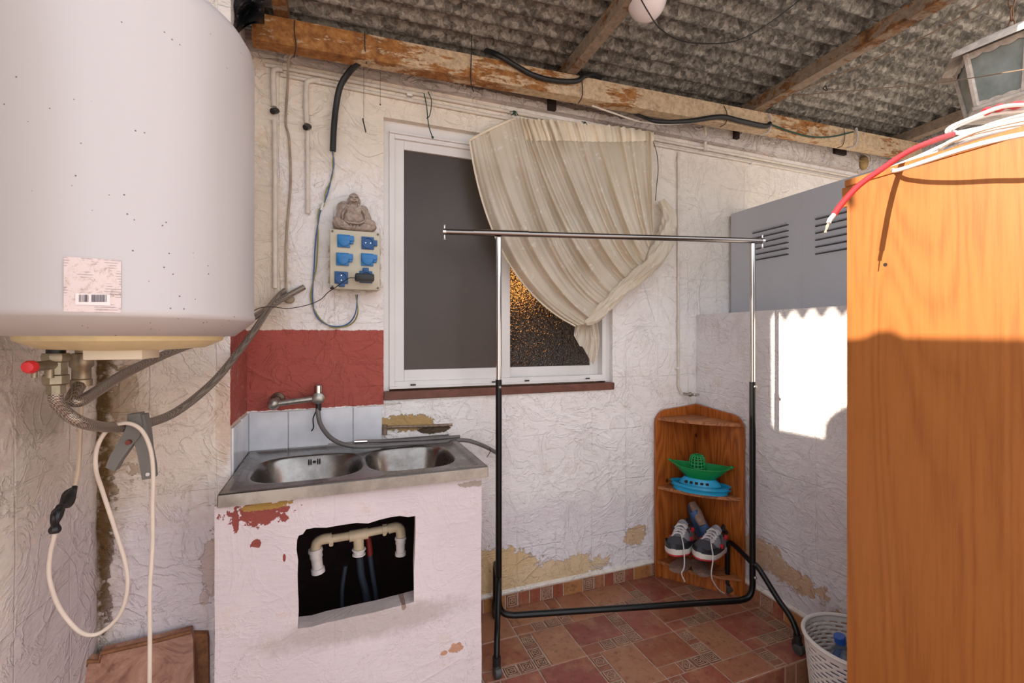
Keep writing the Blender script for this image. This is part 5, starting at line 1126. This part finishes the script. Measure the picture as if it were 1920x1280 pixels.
cw = thing('white_cable_coil', 'loose coil of white cables lying on top of the wardrobe', 'cable', (1.4, -1.4, ZW))
for k in range(4):
    m = MB(); m.tube(coil_pts(1.44+0.02*rr.uniform(-1, 1), -1.42+0.01*k, 0.11+0.012*k, 0.165-0.012*k, 0.25*rr.uniform(-1, 1)+0.25, ZW+0.008+0.008*k, rr.uniform(0, 6), dz=0.012), 0.0048, 10, sub=3)
    m.build('cable_turn', wcab, cw)
# turns that stick out past the wardrobe's face, their shadows fall on it
for pts in ([(1950, 246, 0.80), (1870, 262, 0.835), (1800, 281, 0.90), (1740, 301, 0.97), (1695, 316, 1.04), (1675, 320, 1.09), (1690, 309, 1.15), (1760, 285, 1.20)], [(1950, 218, 0.90), (1880, 232, 0.93), (1830, 246, 0.98), (1795, 262, 1.05), (1800, 262, 1.12), (1850, 250, 1.18), (1950, 226, 1.22)], [(1940, 196, 1.18), (1880, 200, 1.16), (1820, 222, 1.15), (1780, 240, 1.16), (1784, 250, 1.17), (1840, 240, 1.18), (1940, 222, 1.2)],
            [(1945, 262, 1.17), (1870, 276, 1.15), (1800, 293, 1.13), (1730, 309, 1.12), (1690, 318, 1.14), (1720, 306, 1.19), (1790, 280, 1.22), (1860, 258, 1.24), (1945, 236, 1.25)],
            [(1945, 226, 1.14), (1880, 236, 1.13), (1820, 250, 1.14), (1785, 246, 1.17), (1800, 234, 1.19), (1860, 214, 1.2), (1945, 205, 1.2)],
            [(1940, 248, 1.16), (1860, 268, 1.13), (1780, 292, 1.12), (1700, 312, 1.13), (1668, 317, 1.145), (1730, 290, 1.19), (1800, 258, 1.22), (1860, 232, 1.24), (1940, 210, 1.25)]):
    m = MB(); m.tube([PT(*p_) for p_ in pts], 0.0048, 10); m.build('cable_turn', wcab, cw)
m = MB(); m.tube([PT(1845, 210, 1.19), PT(1870, 203, 1.19), PT(1900, 198, 1.19), PT(1945, 192, 1.19)], 0.010, 10, rfun=lambda t: 0.8+0.25*math.sin(t*20)); m.build('red_tape', rcab, cw)

# ================================================================= LANTERN
ltc = simple('flaking_white_iron', 'c8bdb2', 0.6, 0.1, var=0.3, scale=45, bump=0.3)
lg = NT('milky_lantern_glass', 0.25, 0, '7f8680'); lg.set('Base Color', lg.ramp(lg.noise(12, 4), [(0.3, '6c746e'), (0.7, '9aa09a')])); lg.set('Alpha', 0.92)
tL = 1.60; LCx = PT(1897, 130, tL); zhang = zr(LCx.x, LCx.y)+0.078
lan = thing('hanging_lantern', 'white iron hexagonal lantern with milky panes hanging from the roof', 'lantern', (LCx.x, LCx.y, 2.0))
zof = lambda py: CAM.z+(CY-py)/FPX*tL
RT_, RB_ = 0.150, 0.115; zt2, zb2 = zof(100), zof(198); rot0 = 0.62
hx = lambda r, z, k: Vector((LCx.x+r*math.cos(rot0+PI/3*k), LCx.y+r*math.sin(rot0+PI/3*k), z))
for k in range(6):
    m = MB(); m.tube([hx(RT_, zt2, k), hx(RB_, zb2, k)], 0.009, 6, smooth=False); m.build('corner_bar', ltc, lan, smooth=False)
    m = MB(); q_ = [hx(RT_*0.985, zt2, k), hx(RT_*0.985, zt2, k+1), hx(RB_*0.985, zb2, k+1), hx(RB_*0.985, zb2, k)]; cc_ = sum(q_, Vector())/4; inn = (Vector((LCx.x, LCx.y, cc_.z))-cc_).normalized()*0.003
    m.prism(q_, inn); m.build('pane', lg.m, lan, smooth=False)
for k in range(6):
    for (ra, za, rb, zb3, sgn) in ((RT_+0.003, zt2, RT_*0.975+0.003, zt2-0.02, -1), (RB_+0.003, zb2, RB_*1.02+0.003, zb2+0.012, 1)):
        def f(u, v):
            a_ = hx(ra, za, k).lerp(hx(ra, za, k+1), u); b_ = hx(rb, zb3, k).lerp(hx(rb, zb3, k+1), u); return a_.lerp(b_, v*(0.75+0.35*abs(math.sin(u*PI*3.5))))
        m = MB(); m.grid(f, 22, 2); m.build('scalloped_trim', ltc, lan, smooth=False)
m = MB(); pr_ = [(0.200, zt2-0.012), (0.192, zt2+0.010), (0.10, zt2+0.055), (0.05, zt2+0.075), (0.02, zt2+0.082)]
vs = [hx(r_*(1+(0.0)), z, k) for r_, z in pr_ for k in range(6)]; m.add(vs, [(j*6+k, j*6+(k+1) % 6, (j+1)*6+(k+1) % 6, (j+1)*6+k) for j in range(4) for k in range(6)]); m.build('roof', ltc, lan, smooth=False)
m = MB(); m.add([hx(RB_+0.014, zb2-0.004, k) for k in range(6)]+[hx(RB_+0.014, zb2-0.014, k) for k in range(6)]+[hx(0.03, zb2-0.03, k) for k in range(6)], [tuple(range(6)), (0, 1, 7, 6), (1, 2, 8, 7), (2, 3, 9, 8), (3, 4, 10, 9), (4, 5, 11, 10), (5, 0, 6, 11)]+[(6+k, 6+(k+1) % 6, 12+(k+1) % 6, 12+k) for k in range(6)]+[tuple(range(12, 18))]); m.build('base_plate', ltc, lan, smooth=False)
m = MB(); zc0, zc1 = zt2+0.08, zhang-0.035; nl = 5
for k in range(nl):
    z = zc0+(zc1-zc0)*(k+0.5)/nl; h = (zc1-zc0)/nl*0.65; d_ = Vector((0.008, 0, 0)) if k % 2 else Vector((0, 0.008, 0)); c3 = Vector((LCx.x, LCx.y, z))
    m.tube([c3+Vector((0, 0, h)), c3+d_, c3-Vector((0, 0, h)), c3-d_, c3+Vector((0, 0, h))], 0.0028, 6)
m.build('chain', simple('rusty_chain', '7a5a44', 0.6, 0.4), lan)
m = MB(); m.lathe([(0.012, zhang-0.045), (0.045, zhang-0.030), (0.055, zhang-0.012), (0.055, zhang)], (LCx.x, LCx.y, 0), 24); m.build('ceiling_rose', ltc, lan)

# ================================================================= GLOBE LAMP, WIRES, RAG
gp = PT(1213, -4, 1.62); gz = zr(gp.x, gp.y)+0.07
gl = thing('globe_lamp', 'white globe lamp hanging under the roof at the top edge', 'lamp', gp)
m = MB(); m.ball(gp, 0.068, (1, 1, 1.15), None, 32, 20); m.build('globe', simple('opal_globe', 'd9cfd0', 0.3), gl)
m = MB(); m.tube([gp+Vector((0, 0, 0.07)), Vector((gp.x, gp.y, gz))], 0.02, 14, smooth=False); m.build('lamp_holder', M['white'], gl)
m = MB(); m.tube([PT(*p_) for p_ in ((1196, -12, 1.55), (1215, 22, 1.55), (1238, 54, 1.57), (1275, 76, 1.6), (1330, 82, 1.6), (1385, 75, 1.6), (1440, 45, 1.6), (1500, 0, 1.6), (1520, -15, 1.6))], 0.0022, 6, sub=8)
one(m, 'lamp_cord', M['black'], 'thin black cord sagging under the roof right of the globe lamp', 'cord')
for pts, lab, r_ in (([(1478, 178, 2.15), (1620, 120, 1.9), (1760, 55, 1.7), (1900, -30, 1.5)], 'taut clothes line running from the middle purlin up past the lantern', 0.0028), ([(1478, 180, 2.15), (1620, 168, 1.9), (1760, 155, 1.65), (1935, 128, 1.35)], 'nearly level clothes line passing in front of the lantern', 0.0018)):
    m = MB(); m.tube([PT(*p_) for p_ in pts], r_, 6); one(m, 'clothes_line', simple('twisted_rope', '8a7460', 0.8) if 'twisted_rope' not in bpy.data.materials else bpy.data.materials['twisted_rope'], lab, 'rope')
m = MB(); m.tube([PY(*p_, -0.20) for p_ in ((1473, 158), (1475, 172), (1479, 182), (1500, 176), (1503, 150))], 0.002, 6); one(m, 'tie_wire', M['steelwire'], 'dark wire knotted round the middle purlin where the ropes start', 'wire')
m = MB(); p = PY(1548, 166, -0.4); m.tube([p+Vector((0.012*math.cos(k*PI/8), 0.004*math.sin(k), 0.012*math.sin(k*PI/8))) for k in range(17)], 0.0022, 6, smooth=False); one(m, 'small_ring', M['steelwire'], 'small metal ring on the rope beside the middle purlin', 'ring')
rag = NT('black_plastic_rag', 0.4, 0, '17181b'); rag.bump(rag.noise(12, 5, 0.7), 0.9, 0.02)
m = MB(); b0 = PY(440, 20, -0.24)
def ragf(u, v):
    x = 395+100*u; y = -30+ (95+25*math.sin(u*5+1))*v*(0.55+0.5*math.sin(u*2.6)); return PY(x, y, -0.235+0.03*math.sin(u*15+v*5)*v+0.02*math.sin(v*11))
m.grid(ragf, 50, 30); m.grid(lambda u, v: ragf(u, v)+Vector((0, 0.012, 0)), 50, 30)
rg = one(m, 'plastic_rag', rag.m, 'crumpled black plastic hanging at the beam end beside the heater', 'rag', angle=180)
m = MB(); p = PY(1620, 305, -0.05); m.ball(p, 0.045, (0.62, 0.5, 1.0)); m.tube([PY(1596, 280, -0.1), PY(1606, 300, -0.1), p+Vector((0, -0.03, 0.0))], 0.002, 6); m.tube([PY(1612, 285, -0.1), PY(1630, 292, -0.08), p+Vector((0.01, -0.03, 0))], 0.002, 6)
one(m, 'hanging_gourd', simple('tan_gourd', '9c8052', 0.7, var=0.3, scale=30), 'small tan oval thing wired below the right beam end', 'ornament')
for px, py, lab in ((1033, 200, 'dark notch in the mortar strip above the curtain peak'), (1378, 262, 'dark notch in the mortar strip below the beam, right of curtain'), (1575, 282, 'dark notch in the mortar strip near the beam end')):
    pass
m = MB()
for px, py, w_, h_ in ((1033, 198, 0.020, 0.026), (1378, 250, 0.016, 0.034), (1572, 284, 0.05, 0.022), (555, 98, 0.05, 0.010)):
    p = PY(px, py, -0.036); m.box((p.x-w_, -0.055, p.z-h_), (p.x+w_, -0.034, p.z+h_), bev=0.004)
struct(m.build('trim_6', M['dark'], keep=True))

# ================================================================= BASKET with bottles
bc_ = Vector((1.648, -0.915, LOW)); RBt, RBb, HB = 0.155, 0.12, 0.36
bm_ = simple('white_basket_plastic', 'd2ccc8', 0.5); m = MB(); nu, nv = 150, 75
def bsk(i, j, dr=0): 
    v = j/nv; r_ = RBb+(RBt-RBb)*v+dr; a_ = 2*PI*i/nu; return bc_+Vector((r_*math.cos(a_), r_*math.sin(a_), 0.004+HB*v))
vs = [bsk(i, j) for j in range(nv+1) for i in range(nu)]; fs = []
for j in range(nv):
    for i in range(nu):
        hole_ = 5 < j < nv-4 and j % 3 == 0 and ((i+(3 if (j//3) % 2 else 0)) % 6) not in (0, 1)
        if not hole_: fs.append((j*nu+i, j*nu+(i+1) % nu, (j+1)*nu+(i+1) % nu, (j+1)*nu+i))
m.add(vs, fs); bk = thing('laundry_basket', 'white slotted plastic basket on the lower floor beside the wardrobe', 'basket', bc_)
o = m.build('basket_wall', bm_, bk, angle=180); so = o.modifiers.new('s', 'SOLIDIFY'); so.thickness = 0.0025; so.offset = -1
m = MB(); m.tube([bc_+Vector((RBt*math.cos(2*PI*k/48), RBt*math.sin(2*PI*k/48), HB+0.004)) for k in range(49)], 0.007, 8, smooth=False, cap=False); m.build('rim', bm_, bk)
m = MB(); m.lathe([(RBb, 0.0), (RBb, 0.005), (0.01, 0.005)], bc_, 48); m.build('base', bm_, bk)
wg_ = NT('clear_plastic', 0.08, 0, 'cfe0ee'); wg_.set('Transmission Weight', 0.92); wg_.set('IOR', 1.25); bluep = simple('blue_plastic', '12489a', 0.35)
def bottle(base, top, r, label):
    base, top = Vector(base), Vector(top); d = top-base; L = d.length; b = thing('water_bottle', label, 'bottle', base)
    q = Vector((0, 0, 1)).rotation_difference(d).to_matrix()
    pr = [(r*0.8, 0), (r, 0.012)]
    for k in range(8): z = 0.03+k*(L-0.13)/8; pr += [(r, z), (r*0.93, z+0.004), (r, z+0.008)]
    pr += [(r, L-0.085), (r*0.8, L-0.06), (0.014, L-0.03), (0.014, L-0.02)]
    m = MB(); m.lathe(pr, base, 28, R=q); m.build('bottle_body', wg_.m, b, angle=70)
    m = MB(); m.lathe([(0.017, L-0.022), (0.017, L), (0.015, L+0.002)], base, 20, R=q); m.build('cap', bluep, b)
bottle(bc_+Vector((0.0, 0.0, 0.02)), PT(1574, 1192, 1.52)+Vector((0.0, 0, 0)), 0.04, 'clear water bottle with blue cap standing in the white basket')
m = MB(); p = bc_+Vector((-0.075, 0.05, 0.0)); m.box(p+Vector((-0.014, -0.04, 0.03)), p+Vector((0.012, 0.04, 0.26)), rot=RY(-0.25)@RX(0.1), bev=0.008)
one(m, 'blue_container', simple('blue_container', '1b4f86', 0.4), 'blue plastic container leaning inside the white basket', 'container')
m = MB(); p = bc_+Vector((0.055, 0.05, 0.0)); m.box(p+Vector((-0.03, -0.03, 0.02)), p+Vector((0.03, 0.03, 0.235)), rot=RY(0.12), bev=0.012)
one(m, 'blue_carton', bluep, 'dark blue pack behind the bottle in the white basket', 'container')
